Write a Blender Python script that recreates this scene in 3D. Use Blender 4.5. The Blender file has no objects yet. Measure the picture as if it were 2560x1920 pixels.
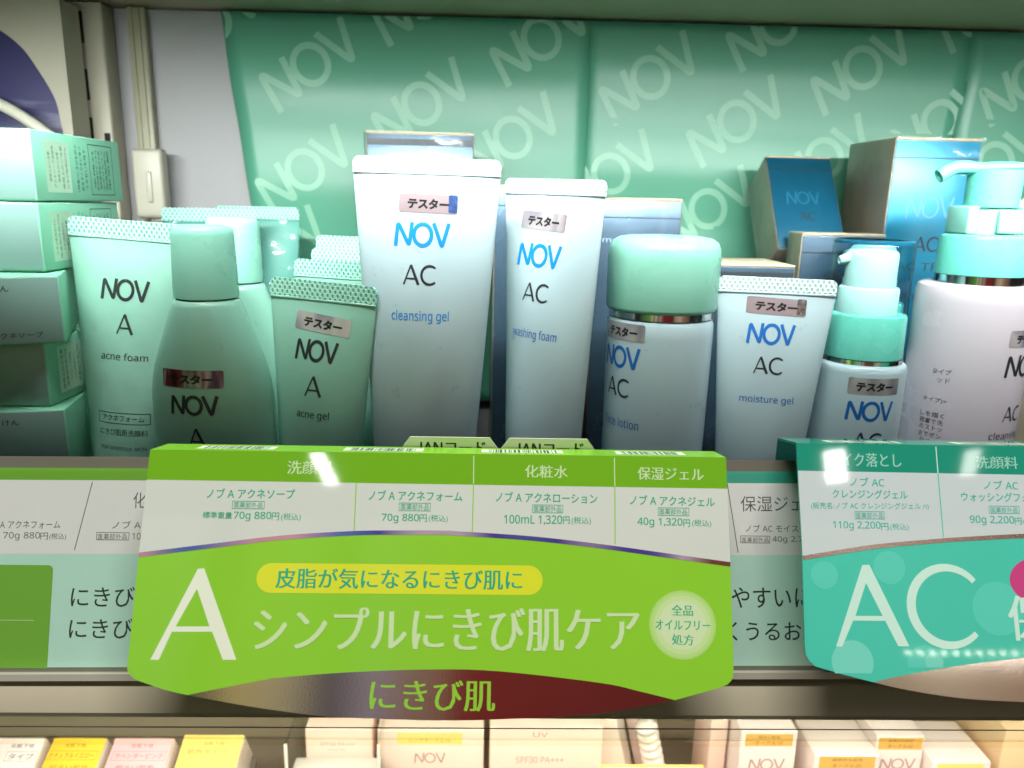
import bpy, bmesh, math, random
from mathutils import Vector, Matrix
from mathutils.geometry import tessellate_polygon

random.seed(7)
scene = bpy.context.scene
C = scene.collection
rad = math.radians

# ---------------------------------------------------------------- camera
PITCH, YAW, ROLL = rad(13.5), rad(1.6), rad(1.3)
fwd = Vector((math.sin(YAW)*math.cos(PITCH), math.cos(YAW)*math.cos(PITCH), -math.sin(PITCH)))
r0 = Vector((math.cos(YAW), -math.sin(YAW), 0))
u0 = r0.cross(fwd)
rgt = math.cos(ROLL)*r0 + math.sin(ROLL)*u0
upv = rgt.cross(fwd)
cam = bpy.data.cameras.new('camera')
cam.sensor_width = 36
cam.lens = 1900/2560*36
cam.clip_start = .01
cam.clip_end = 50
cam.dof.use_dof = True
cam.dof.focus_distance = .262
cam.dof.aperture_fstop = 15
co = bpy.data.objects.new('camera', cam)
C.objects.link(co)
m = Matrix((rgt, upv, -fwd)).transposed().to_4x4()
m.translation = Vector((0, -.283, .15))
co.matrix_world = m
scene.camera = co

# ---------------------------------------------------------------- light
w = bpy.data.worlds.new('World'); scene.world = w; w.use_nodes = True
wb = w.node_tree.nodes['Background']
wb.inputs[0].default_value = (1.0, .97, .92, 1)
wb.inputs[1].default_value = .02

def area(name, loc, target, sx, sy, power, col=(1, 1, 1), spread=180):
    l = bpy.data.lights.new(name, 'AREA'); l.shape = 'RECTANGLE'; l.size = sx; l.size_y = sy
    l.energy = power; l.color = col; l.spread = rad(spread)
    o = bpy.data.objects.new(name, l); C.objects.link(o)
    o.location = loc
    o.rotation_euler = (Vector(target) - Vector(loc)).to_track_quat('-Z', 'Y').to_euler()
    return o
# the shelf's own LED strip, under the front edge of the shelf above, shining down
area('led_strip_light', (.05, -.048, .2185), (.05, .052, .1510), .70, .009, 1.58, (.94, 1.0, .985), 92)
# the LED strip of the compartment below
area('lower_led_strip_light', (.05, -.036, -.0185), (.05, .010, -.15), .70, .012, 1.6, (1.0, .90, .74), 180)
# ceiling tubes of the shop, behind and above the viewer
for x, y, sx, sy, pw, rz in ((-.705, -2.80, .06, .30, 2.2, 3), (1.465, -2.71, .08, .32, 3.2, 24), (2.02, -2.66, .06, .26, .8, 24)):
    o = area('ceiling_tube_light', (x, y, 1.4), (x, y, 0), sx, sy, pw, (1, .99, .95)); o.rotation_euler = (0, 0, rad(rz))
area('shop_ceiling_light', (.1, -.26, 2.2), (.1, -.26, 0), 1.6, .16, 96, (1, .98, .93))

scene.view_settings.view_transform = 'Standard'
scene.view_settings.look = 'None'
scene.view_settings.exposure = 0
scene.view_settings.gamma = 1
scene.cycles.use_denoising = True
scene.cycles.max_bounces = 10
scene.cycles.transparent_max_bounces = 16
scene.cycles.caustics_reflective = False
scene.cycles.caustics_refractive = False
scene.cycles.sample_clamp_indirect = 6

# ---------------------------------------------------------------- materials
def lin(c):
    c = c/255
    return c/12.92 if c <= .04045 else ((c+.055)/1.055)**2.4
def rgb(r, g, b): return (lin(r), lin(g), lin(b), 1)
MATS = {}
def M(name, col, rough=.4, metal=0, spec=.5, coat=0, vary=.0, vscale=60, bump=0, bscale=400, sss=0, grime=0, aniso=None):
    """plain procedural surface: colour with slight wear variation, roughness variation, fine relief"""
    if name in MATS: return MATS[name]
    mt = bpy.data.materials.new(name); mt.use_nodes = True
    nt = mt.node_tree; N = nt.nodes; L = nt.links
    b = N['Principled BSDF']
    b.inputs['Base Color'].default_value = rgb(*col)
    b.inputs['Roughness'].default_value = rough
    b.inputs['Metallic'].default_value = metal
    b.inputs['Specular IOR Level'].default_value = spec
    b.inputs['Coat Weight'].default_value = coat
    b.inputs['Coat Roughness'].default_value = .08
    if sss:
        b.inputs['Subsurface Weight'].default_value = sss
        b.inputs['Subsurface Radius'].default_value = (1, 1, 1)
        b.inputs['Subsurface Scale'].default_value = .003
    tc = N.new('ShaderNodeTexCoord')
    if vary:
        n = N.new('ShaderNodeTexNoise'); n.inputs['Scale'].default_value = vscale; n.inputs['Detail'].default_value = 5
        L.new(tc.outputs['Object'], n.inputs['Vector'])
        mp = N.new('ShaderNodeMapRange'); mp.inputs[1].default_value = .3; mp.inputs[2].default_value = .7
        mp.inputs[3].default_value = 1-vary; mp.inputs[4].default_value = 1+vary*.5
        L.new(n.outputs['Fac'], mp.inputs[0])
        mx = N.new('ShaderNodeMix'); mx.data_type = 'RGBA'; mx.blend_type = 'MULTIPLY'; mx.inputs[0].default_value = 1
        mx.inputs[6].default_value = rgb(*col); L.new(mp.outputs[0], mx.inputs[7]); L.new(mx.outputs[2], b.inputs['Base Color'])
        mr = N.new('ShaderNodeMapRange'); mr.inputs[1].default_value = .25; mr.inputs[2].default_value = .75
        mr.inputs[3].default_value = max(0, rough*.9); mr.inputs[4].default_value = min(1, rough*1.12)
        L.new(n.outputs['Fac'], mr.inputs[0]); L.new(mr.outputs[0], b.inputs['Roughness'])
    if grime:                       # faint handling smudges and rub marks
        g1 = N.new('ShaderNodeTexNoise'); g1.inputs['Scale'].default_value = 120; g1.inputs['Detail'].default_value = 8; g1.inputs['Roughness'].default_value = .7
        L.new(tc.outputs['Object'], g1.inputs['Vector'])
        gm = N.new('ShaderNodeMapRange'); gm.inputs[1].default_value = .62; gm.inputs[2].default_value = .74; gm.inputs[4].default_value = grime
        L.new(g1.outputs['Fac'], gm.inputs[0])
        gx = N.new('ShaderNodeMix'); gx.data_type = 'RGBA'; gx.inputs[7].default_value = rgb(96, 104, 108)
        L.new(gm.outputs[0], gx.inputs[0]); L.new(mx.outputs[2], gx.inputs[6]); L.new(gx.outputs[2], b.inputs['Base Color'])
    if bump:
        n2 = N.new('ShaderNodeTexNoise'); n2.inputs['Scale'].default_value = bscale; n2.inputs['Detail'].default_value = 3
        if aniso:
            mpn = N.new('ShaderNodeMapping'); mpn.inputs['Scale'].default_value = aniso
            L.new(tc.outputs['Object'], mpn.inputs[0]); L.new(mpn.outputs[0], n2.inputs['Vector'])
        else: L.new(tc.outputs['Object'], n2.inputs['Vector'])
        bp = N.new('ShaderNodeBump'); bp.inputs['Strength'].default_value = bump; bp.inputs['Distance'].default_value = .0004
        L.new(n2.outputs['Fac'], bp.inputs['Height']); L.new(bp.outputs[0], b.inputs['Normal'])
    MATS[name] = mt
    return mt
def foil(name, stops, scale=60, rough=.16, bump=.12, sx=1.0, metal=1.0):
    """holographic foil: metal whose tint wanders"""
    mt = M(name, (200, 200, 205), rough, metal, bump=bump, bscale=900)
    nt = mt.node_tree; N = nt.nodes; L = nt.links; b = N['Principled BSDF']
    tc = N.new('ShaderNodeTexCoord'); mp = N.new('ShaderNodeMapping'); mp.inputs['Scale'].default_value = (sx, .35, .35)
    n = N.new('ShaderNodeTexNoise'); n.inputs['Scale'].default_value = scale; n.inputs['Detail'].default_value = 1
    cr = N.new('ShaderNodeValToRGB'); e = cr.color_ramp.elements
    while len(e) < len(stops): e.new(.5)
    for k, (p, c) in enumerate(stops): e[k].position = p; e[k].color = rgb(*c)
    L.new(tc.outputs['Object'], mp.inputs[0]); L.new(mp.outputs[0], n.inputs['Vector']); L.new(n.outputs['Fac'], cr.inputs[0]); L.new(cr.outputs[0], b.inputs['Base Color'])
    return mt
def film(name, tint=(255, 255, 255), gl=.6, rough=.04, bump=.0, bscale=90, base=.0):
    """thin clear plastic: lets everything through, mirrors by Fresnel"""
    if name in MATS: return MATS[name]
    mt = bpy.data.materials.new(name); mt.use_nodes = True
    nt = mt.node_tree; N = nt.nodes; L = nt.links
    for x in list(N): N.remove(x)
    out = N.new('ShaderNodeOutputMaterial'); tr = N.new('ShaderNodeBsdfTransparent'); tr.inputs[0].default_value = rgb(*tint)
    g = N.new('ShaderNodeBsdfGlossy'); g.inputs['Roughness'].default_value = rough
    fr = N.new('ShaderNodeFresnel')
    ge = N.new('ShaderNodeNewGeometry'); io = N.new('ShaderNodeMapRange')      # same reflectance from either side of the thin sheet
    io.inputs[3].default_value = 1.45; io.inputs[4].default_value = 1/1.45; L.new(ge.outputs['Backfacing'], io.inputs[0]); L.new(io.outputs[0], fr.inputs[0])
    ma = N.new('ShaderNodeMath'); ma.operation = 'MULTIPLY_ADD'; ma.inputs[1].default_value = gl; ma.inputs[2].default_value = base
    L.new(fr.outputs[0], ma.inputs[0])
    mx = N.new('ShaderNodeMixShader'); L.new(ma.outputs[0], mx.inputs[0]); L.new(tr.outputs[0], mx.inputs[1]); L.new(g.outputs[0], mx.inputs[2])
    L.new(mx.outputs[0], out.inputs[0])
    if bump:
        tc = N.new('ShaderNodeTexCoord'); n2 = N.new('ShaderNodeTexNoise'); n2.inputs['Scale'].default_value = bscale; n2.inputs['Detail'].default_value = 2
        n2.inputs['Distortion'].default_value = 1.2
        L.new(tc.outputs['Object'], n2.inputs['Vector'])
        bp = N.new('ShaderNodeBump'); bp.inputs['Strength'].default_value = bump; bp.inputs['Distance'].default_value = .002
        L.new(n2.outputs['Fac'], bp.inputs['Height']); L.new(bp.outputs[0], g.inputs['Normal']); L.new(bp.outputs[0], fr.inputs['Normal'])
    MATS[name] = mt
    return mt
def crimp_mat(name, col, dark):
    """tube crimp: staggered rows of dimples pressed into the plastic"""
    mt = M(name, col, .38)
    nt = mt.node_tree; N = nt.nodes; L = nt.links; b = N['Principled BSDF']
    tc = N.new('ShaderNodeTexCoord'); sp = N.new('ShaderNodeSeparateXYZ'); L.new(tc.outputs['Object'], sp.inputs[0])
    def cosn(o, k):
        a = N.new('ShaderNodeMath'); a.operation = 'MULTIPLY'; a.inputs[1].default_value = k; L.new(o, a.inputs[0])
        c = N.new('ShaderNodeMath'); c.operation = 'COSINE'; L.new(a.outputs[0], c.inputs[0]); return c
    cx = cosn(sp.outputs[0], 2*math.pi/.00200); cz = cosn(sp.outputs[2], 2*math.pi/.00300)
    pr = N.new('ShaderNodeMath'); pr.operation = 'MULTIPLY'; L.new(cx.outputs[0], pr.inputs[0]); L.new(cz.outputs[0], pr.inputs[1])
    mr = N.new('ShaderNodeMapRange'); mr.inputs[1].default_value = .02; mr.inputs[2].default_value = .45; L.new(pr.outputs[0], mr.inputs[0])
    mx = N.new('ShaderNodeMix'); mx.data_type = 'RGBA'; mx.inputs[6].default_value = rgb(*col); mx.inputs[7].default_value = rgb(*dark)  # shade of the dimples mixed into the base colour
    L.new(mr.outputs[0], mx.inputs[0]); L.new(mx.outputs[2], b.inputs['Base Color'])
    bp = N.new('ShaderNodeBump'); bp.invert = True; bp.inputs['Strength'].default_value = .9; bp.inputs['Distance'].default_value = .0004
    L.new(mr.outputs[0], bp.inputs['Height']); L.new(bp.outputs[0], b.inputs['Normal'])
    return mt
def emit(name, col, s):
    mt = bpy.data.materials.new(name); mt.use_nodes = True
    b = mt.node_tree.nodes['Principled BSDF']; b.inputs['Base Color'].default_value = rgb(*col)
    b.inputs['Emission Color'].default_value = rgb(*col); b.inputs['Emission Strength'].default_value = s
    return mt

MINT = M('mint_plastic', (146, 197, 178), .33, vary=.05, grime=.22, vscale=40, bump=.05, bscale=700, sss=.15)
MINT_CAP = M('mint_cap_plastic', (150, 214, 193), .28, vary=.04, vscale=50, sss=.2)
TEAL_CAP = M('teal_cap_plastic', (112, 212, 194), .26, vary=.04, vscale=50, sss=.2)
PALE_PUMP = M('pale_blue_pump_plastic', (176, 226, 222), .28, sss=.2)
WHITE_PL = M('white_blue_plastic', (188, 210, 217), .30, vary=.04, grime=.35, vscale=30, bump=.04, bscale=500, sss=.15)
PINKW_PL = M('pale_pink_plastic', (208, 198, 206), .26, vary=.03, vscale=30, sss=.15)
BLUE_INK = M('blue_print', (18, 140, 222), .35)
BLUE_INK2 = M('deep_blue_print', (30, 110, 190), .35)
DARK_INK = M('charcoal_print', (44, 48, 52), .4)
GREY_INK = M('grey_print', (120, 124, 126), .4)
BLACK_INK = M('black_print', (12, 12, 13), .45)
CHROME = M('silver_ring', (225, 222, 218), .10, 1.0)
STK = foil('tester_sticker_foil', [(.25, (120, 120, 130)), (.42, (206, 190, 194)), (.52, (214, 204, 206)), (.62, (160, 150, 170)), (.75, (70, 80, 140))], 90, .22, .2, metal=.45)
STK2 = foil('dark_sticker_foil', [(.2, (40, 40, 110)), (.4, (90, 70, 90)), (.5, (170, 160, 160)), (.62, (120, 50, 56)), (.8, (70, 26, 30))], 110, .2, .2, 2, metal=.45)
STK3 = foil('pale_sticker_foil', [(.2, (130, 120, 126)), (.45, (176, 156, 162)), (.6, (184, 166, 170)), (.8, (150, 142, 152))], 60, .3, .1, metal=.45)
CR_MINT = crimp_mat('mint_crimp', (166, 220, 200), (104, 166, 144))
CR_WHITE = crimp_mat('white_crimp', (224, 238, 238), (172, 208, 204))
WRAP = film('shrink_wrap', (255, 255, 255), .9, .15, .75, 45, .0)
CLEAR = film('clear_acrylic', (246, 250, 248), .8, .03)
CLEARBLUE = film('smoke_blue_clear_cap', (206, 228, 234), 1.0, .05, base=.03)

# ---------------------------------------------------------------- geometry helpers (millimetres in, metres out)
K = .001
def tag(o, label, cat, group=None):
    o['label'] = label; o['category'] = cat
    if group: o['group'] = group
    return o
def thing(name, label, cat, loc, rot=(0, 0, 0), group=None):
    o = bpy.data.objects.new(name, None); C.objects.link(o)
    o.empty_display_size = .01
    o.location = [v*K for v in loc]; o.rotation_euler = [rad(a) for a in rot]
    return tag(o, label, cat, group)
def link(name, verts, faces, mat, parent=None, smooth=None, mats=None, fm=None):
    me = bpy.data.meshes.new(name)
    me.from_pydata([(v[0]*K, v[1]*K, v[2]*K) for v in verts], [], faces)
    me.materials.append(mat)
    for x in mats or []: me.materials.append(x)
    if fm:
        for p, i in zip(me.polygons, fm): p.material_index = i
    me.validate(); me.update()
    if smooth is not None:
        me.polygons.foreach_set('use_smooth', [True]*len(me.polygons))
        if smooth < 179: me.set_sharp_from_angle(angle=rad(smooth))
    o = bpy.data.objects.new(name, me); C.objects.link(o)
    if parent: o.parent = parent
    return o
def struct(o):
    o['kind'] = 'structure'; return o
def box(name, x0, x1, y0, y1, z0, z1, mat, parent=None, bev=.5, seg=2):
    bm = bmesh.new(); bmesh.ops.create_cube(bm, size=1)
    for v in bm.verts: v.co = Vector((x0+(v.co.x+.5)*(x1-x0), y0+(v.co.y+.5)*(y1-y0), z0+(v.co.z+.5)*(z1-z0)))*K
    if bev: bmesh.ops.bevel(bm, geom=bm.edges[:], offset=bev*K, segments=seg, affect='EDGES', profile=.5)
    me = bpy.data.meshes.new(name); bm.to_mesh(me); bm.free(); me.materials.append(mat)
    if bev:
        me.polygons.foreach_set('use_smooth', [True]*len(me.polygons)); me.set_sharp_from_angle(angle=rad(50))
    o = bpy.data.objects.new(name, me); C.objects.link(o)
    if parent: o.parent = parent
    return o
def lathe(name, prof, mat, parent, cx=0, cy=0, ry=1.0, n=56, smooth=40):
    """prof = [(r, z)]; ry squashes the section in depth"""
    vs, fs = [], []
    for r, z in prof:
        for k in range(n):
            a = 2*math.pi*k/n
            vs.append((cx+r*math.sin(a), cy-r*ry*math.cos(a), z))
    for i in range(len(prof)-1):
        for k in range(n):
            k2 = (k+1) % n
            fs.append((i*n+k, i*n+k2, (i+1)*n+k2, (i+1)*n+k))
    return link(name, vs, fs, mat, parent, smooth)
def fillet(pts, r, seg=6):
    """round the inner corners of an open polyline"""
    out = [pts[0]]
    for i in range(1, len(pts)-1):
        p, a, b = Vector(pts[i]), Vector(pts[i-1]), Vector(pts[i+1])
        da, db = (a-p), (b-p)
        q = min(r, da.length*.45, db.length*.45)
        s, e = p+da.normalized()*q, p+db.normalized()*q
        for k in range(seg+1):
            t = k/seg
            out.append(tuple((1-t)**2*s + 2*t*(1-t)*p + t*t*e))
    out.append(pts[-1])
    return out
def spline(pts, per=6):
    out = []
    for i in range(len(pts)-1):
        p0 = Vector(pts[max(i-1, 0)]); p1 = Vector(pts[i]); p2 = Vector(pts[i+1]); p3 = Vector(pts[min(i+2, len(pts)-1)])
        for k in range(per):
            t = k/per
            out.append(tuple(.5*((2*p1)+(p2-p0)*t+(2*p0-5*p1+4*p2-p3)*t*t+(3*p1-p0-3*p2+p3)*t**3)))
    out.append(tuple(pts[-1]))
    return out
def ribbon(path, wd):
    """flat stroke in 2-D: -> verts, quads; wd number or list"""
    n = len(path); vs, fs = [], []
    for i, p in enumerate(path):
        a = Vector(path[max(i-1, 0)]); b = Vector(path[min(i+1, n-1)])
        d = (b-a).normalized(); nn = Vector((-d.y, d.x))
        wv = wd[i] if isinstance(wd, (list, tuple)) else wd
        p = Vector(p); vs += [tuple(p+nn*wv/2), tuple(p-nn*wv/2)]
    for i in range(n-1): fs.append((2*i, 2*i+1, 2*i+3, 2*i+2))
    return vs, fs
# --- lettering: every shape is a list of (verts2d, faces, layer) in the box 0..w, 0..1
def logo_nov(wt=.15):
    out = []
    out.append((*ribbon(fillet([(.06, 0), (.14, .97), (.66, .03), (.76, 1)], .16), wt), 0))
    cir = [(1.24+.39*math.sin(2*math.pi*k/36), .5+.44*math.cos(2*math.pi*k/36)) for k in range(37)]
    out.append((*ribbon(cir, wt), 1))
    out.append((*ribbon(fillet([(1.71, 1), (2.10, .02), (2.38, 1)], .13), wt), 2))
    return out
def glyph_a(x=0, thin=.085, thick=.145):
    return [(*ribbon([(x+.03, 0), (x+.42, 1)], thin), 0), (*ribbon([(x+.42, 1), (x+.86, 0)], thick), 1), (*ribbon([(x+.17, .31), (x+.72, .31)], thin), 2)]
def glyph_c(x=0):
    p, wd = [], []
    for k in range(33):
        a = rad(48+264*k/32)
        p.append((x+.50+.46*math.cos(a), .5+.47*math.sin(a))); wd.append((.07)+.065*abs(math.sin((a)/2)))
    return [(*ribbon(p, wd), 3)]
def logo_ac(): return glyph_a() + glyph_c(.98)
_tc = {}
def text(s, weight=0.0, mincho=False):
    """outline lettering -> one shape normalised to height 1 (ink box), with its width"""
    key = (s, weight, mincho)
    if key in _tc: return _tc[key]
    s = ''.join(chr(0x1D5A0+ord(c)-65) if 'A' <= c <= 'Z' else chr(0x1D5BA+ord(c)-97) if 'a' <= c <= 'z' else chr(0x1D7E2+ord(c)-48) if '0' <= c <= '9' else c for c in s)   # plain grotesque forms
    cu = bpy.data.curves.new('t', 'FONT'); cu.body = s; cu.resolution_u = 3; cu.offset = weight
    o = bpy.data.objects.new('t', cu); C.objects.link(o)
    dg = bpy.context.evaluated_depsgraph_get(); ev = o.evaluated_get(dg); me = ev.to_mesh()
    vs = [(v.co.x, v.co.y) for v in me.vertices]; fs = [tuple(p.vertices) for p in me.polygons]
    ev.to_mesh_clear(); bpy.data.objects.remove(o); bpy.data.curves.remove(cu)
    x0 = min(v[0] for v in vs); x1 = max(v[0] for v in vs); y0 = min(v[1] for v in vs); y1 = max(v[1] for v in vs)
    vs = [((x-x0)/(x1-x0), (y-y0)/(y1-y0)) for x, y in vs]
    res = (vs, fs, (x1-x0)/(y1-y0))
    _tc[key] = res
    return res
def placed(shape, cx, cy, wd, ht, ang=0, nat=None):
    """scale a shape of natural size nat=(w,1) to wd x ht centred at cx, cy"""
    nw = nat or 1
    ca, sa = math.cos(rad(ang)), math.sin(rad(ang)); out = []
    for vs, fs, ly in shape:
        q = []
        for x, y in vs:
            a, b = (x/nw-.5)*wd, (y-.5)*ht
            q.append((cx+a*ca-b*sa, cy+a*sa+b*ca))
        out.append((q, fs, ly))
    return out
def T(s, cx, cy, wd, ht, ang=0, weight=0.0, mincho=False):
    """text fitted in the box; mincho = stroke contrast (thin horizontals, thick verticals)"""
    if mincho:
        v, f, n = text(s, -.006)
        sh = []
        d = ht*.026/wd
        for k, q in enumerate((-1, 0, 1)): sh.append(([(x+q*d, y) for x, y in v], f, k))
        return placed(sh, cx, cy, wd, ht, ang)
    if weight > 0:                                     # heavier face: the outline thickened sideways
        v, f, n = text(s, 0.0); d = ht*weight*1.1/wd
        return placed([([(x+q*d, y) for x, y in v], f, k) for k, q in enumerate((-1, 1))], cx, cy, wd, ht, ang)
    v, f, n = text(s, weight)
    return placed([(v, f, 0)], cx, cy, wd, ht, ang)
def TH(s, cx, cy, ht, weight=0.0, ang=0):
    v, f, n = text(s, weight)
    return placed([(v, f, 0)], cx, cy, ht*n, ht, ang)
def NOV(cx, cy, ht, wt=.15, ang=0, wide=2.2): return placed(logo_nov(wt), cx, cy, ht*wide, ht, ang, 2.44)
def AC(cx, cy, ht, ang=0): return placed(logo_ac(), cx, cy, ht*1.72, ht, ang, 1.86)
def A_(cx, cy, ht, ang=0): return placed(glyph_a(), cx, cy, ht*.88, ht, ang, .9)
def poly(pts): 
    tri = tessellate_polygon([[Vector((p[0], p[1], 0)) for p in pts]])
    return (list(pts), [tuple(t) for t in tri], 0)
def polyhole(outer, hole):
    tri = tessellate_polygon([[Vector((p[0], p[1], 0)) for p in outer], [Vector((p[0], p[1], 0)) for p in hole]])
    return (list(outer)+list(hole), [tuple(t) for t in tri], 0)
def rrect(cx, cy, wd, ht, r, ang=0, seg=5):
    pts = []
    for sx, sy, a0 in ((1, 1, 0), (-1, 1, 90), (-1, -1, 180), (1, -1, 270)):
        for k in range(seg+1):
            a = rad(a0+90*k/seg)
            pts.append((sx*(wd/2-r)+r*math.cos(a), sy*(ht/2-r)+r*math.sin(a)))
    ca, sa = math.cos(rad(ang)), math.sin(rad(ang))
    return [(cx+x*ca-y*sa, cy+x*sa+y*ca) for x, y in pts]
def frame(cx, cy, wd, ht, t, ang=0):
    o = rrect(cx, cy, wd, ht, .01, ang, 1); i = rrect(cx, cy, wd-2*t, ht-2*t, .01, ang, 1)
    n = len(o)
    return (o+i, [(k, (k+1) % n, n+(k+1) % n, n+k) for k in range(n)], 0)
def ink(name, shapes, mat, parent, surf, off=.06, cut=None, keep=None):
    """lay flat shapes on a surface: surf(u, v, off) -> xyz mm; cut = strip width for curved surfaces"""
    V, F = [], []
    for vs, fs, ly in shapes:
        if cut:
            bm = bmesh.new(); bv = [bm.verts.new((x, y, 0)) for x, y in vs]
            for f in fs:
                try: bm.faces.new([bv[i] for i in f])
                except ValueError: pass
            xs = [x for x, _ in vs]; x = math.ceil(min(xs)/cut)*cut
            while x < max(xs):
                bmesh.ops.bisect_plane(bm, geom=bm.verts[:]+bm.edges[:]+bm.faces[:], plane_co=(x, 0, 0), plane_no=(1, 0, 0)); x += cut
            ys = [y for _, y in vs]; y = math.ceil(min(ys)/(cut*2))*cut*2
            while y < max(ys):
                bmesh.ops.bisect_plane(bm, geom=bm.verts[:]+bm.edges[:]+bm.faces[:], plane_co=(0, y, 0), plane_no=(0, 1, 0)); y += cut*2
            bm.verts.index_update()
            vs = [(v.co.x, v.co.y) for v in bm.verts]; fs = [tuple(v.index for v in f.verts) for f in bm.faces if not keep or keep(f.calc_center_median())]; bm.free()
        b = len(V)
        V += [surf(x, y, off+.012*ly if cut else off*.35+.004*ly) for x, y in vs]
        F += [tuple(b+i for i in f) for f in fs]
    return link(name, V, F, mat, parent)
flat = lambda u, v, o: (u, v, o)                      # sheet lying in local xy
front = lambda y: (lambda u, v, o: (u, y-o, v))       # upright face looking at -y

# ================================================================ the setting
PAINT = M('beige_grey_shelf_paint', (150, 143, 130), .38, vary=.06, vscale=25, bump=.05, bscale=800)
UNDER = M('upper_shelf_paint', (212, 192, 166), .42)
WALL = M('lavender_white_wall', (148, 147, 148), .45, vary=.05, vscale=14)
FLOOR = M('dark_shelf_liner', (38, 40, 42), .6, vary=.1)
struct(box('back_wall', -800, 800, 179, 186, -16, 249, WALL, bev=0))
struct(box('shelf_floor', -800, 800, -46, 178.5, -6, 0, FLOOR, bev=0))
struct(box('upper_shelf', -800, 800, -42, 190, 249.5, 262, UNDER, bev=1))
struct(box('upper_shelf_lip', -800, 800, -46, -42.5, 238, 264, UNDER, bev=.8))
struct(box('shelf_riser', -800, 800, -46, -43, -6, 62, PAINT, bev=.5))
lip = [(-46.6, -.5), (-67.0, -.5), (-68.0, -1.0), (-73.0, -8.4), (-73.0, -9.8), (-71.6, -10.2), (-46.6, -10.2)]
link_lip = lambda: link('shelf_front_lip', [(x, y, z) for x in (-800, 800) for y, z in lip], [(k, (k+1) % 7, 7+(k+1) % 7, 7+k) for k in range(7)], M('lip_paint', (158, 150, 130), .32, vary=.05, vscale=25), None, 30)
struct(link_lip())
struct(box('lower_shelf_floor', -800, 800, -60, 178, -222, -215, PAINT, bev=0))
struct(box('lower_back_wall', -800, 800, 176, 182, -214.5, -17, M('lower_wall_paint', (196, 184, 160), .5, vary=.08, vscale=20), bev=0))
struct(box('shelf_underside', -800, 800, -46, 178, -16, -7, PAINT, bev=0))
# unseen colour-banded backdrop added behind the viewer for foils and glossy print to mirror
bd = M('backdrop_bands', (110, 92, 80), .8)
nt = bd.node_tree; N = nt.nodes; L = nt.links
tc = N.new('ShaderNodeTexCoord'); sp = N.new('ShaderNodeSeparateXYZ'); L.new(tc.outputs['Object'], sp.inputs[0])
mr = N.new('ShaderNodeMapRange'); mr.inputs[1].default_value = -1.5; mr.inputs[2].default_value = 1.5; L.new(sp.outputs[0], mr.inputs[0])
cr = N.new('ShaderNodeValToRGB'); L.new(mr.outputs[0], cr.inputs[0]); L.new(cr.outputs[0], N['Principled BSDF'].inputs['Base Color'])
el = cr.color_ramp.elements
stops = [(0, (90, 90, 110)), (.30, (120, 200, 70)), (.345, (230, 236, 226)), (.362, (70, 66, 60)), (.38, (240, 222, 150)), (.405, (214, 206, 170)), (.425, (96, 90, 104)), (.445, (190, 180, 196)), (.465, (176, 140, 122)),
         (.478, (170, 132, 112)), (.486, (150, 34, 30)), (.60, (126, 28, 24)), (.62, (70, 60, 56)), (.64, (190, 166, 144)), (.72, (236, 216, 188)), (.80, (200, 150, 120)), (1, (120, 106, 100))]
while len(el) < len(stops): el.new(.5)
for k, (p, c) in enumerate(stops): el[k].position = p; el[k].color = rgb(*c)
struct(box('reflection_backdrop', -1500, 1500, -1040, -1000, -600, 440, bd, bev=0))
# LED row across the aisle, set on the backdrop (mirrored as a row of dots in the teal sign)
vs, fs = [], []
for k in range(12):
    x = 628+k*18
    b = len(vs); n = 8
    vs += [(x+3*math.cos(2*math.pi*j/n), -999, 235+3*math.sin(2*math.pi*j/n)) for j in range(n)]; fs.append(tuple(b+j for j in range(n)))
o = link('aisle_led_row', vs, fs, emit('led_white', (255, 255, 250), 40)); struct(o)
# ---- LED strip under the upper shelf: a bar with diodes
led = thing('led_strip', 'slim LED strip fixed under the front of the upper shelf', 'light strip', (50, -48, 223.0))
box('housing', -350, 350, -8, 8, -2.4, 26, M('led_housing', (210, 208, 200), .4), led, bev=.4)
vs, fs = [], []
for k in range(46):
    x = -340+k*15.1; b = len(vs)
    for (dx, dy) in ((-1.8, -1.8), (1.8, -1.8), (1.8, 1.8), (-1.8, 1.8)): vs.append((x+dx, dy+6.2, -2.5))
    for (dx, dy) in ((-1.8, -1.8), (1.8, -1.8), (1.8, 1.8), (-1.8, 1.8)): vs.append((x+dx, dy+6.2, -4.0))
    fs += [(b+4, b+7, b+6, b+5)] + [(b+j, b+(j+1) % 4, b+4+(j+1) % 4, b+4+j) for j in range(4)]
o = link('diode', vs, fs, emit('led_diode', (245, 255, 250), 6), led); o['kind'] = 'stuff'

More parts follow.
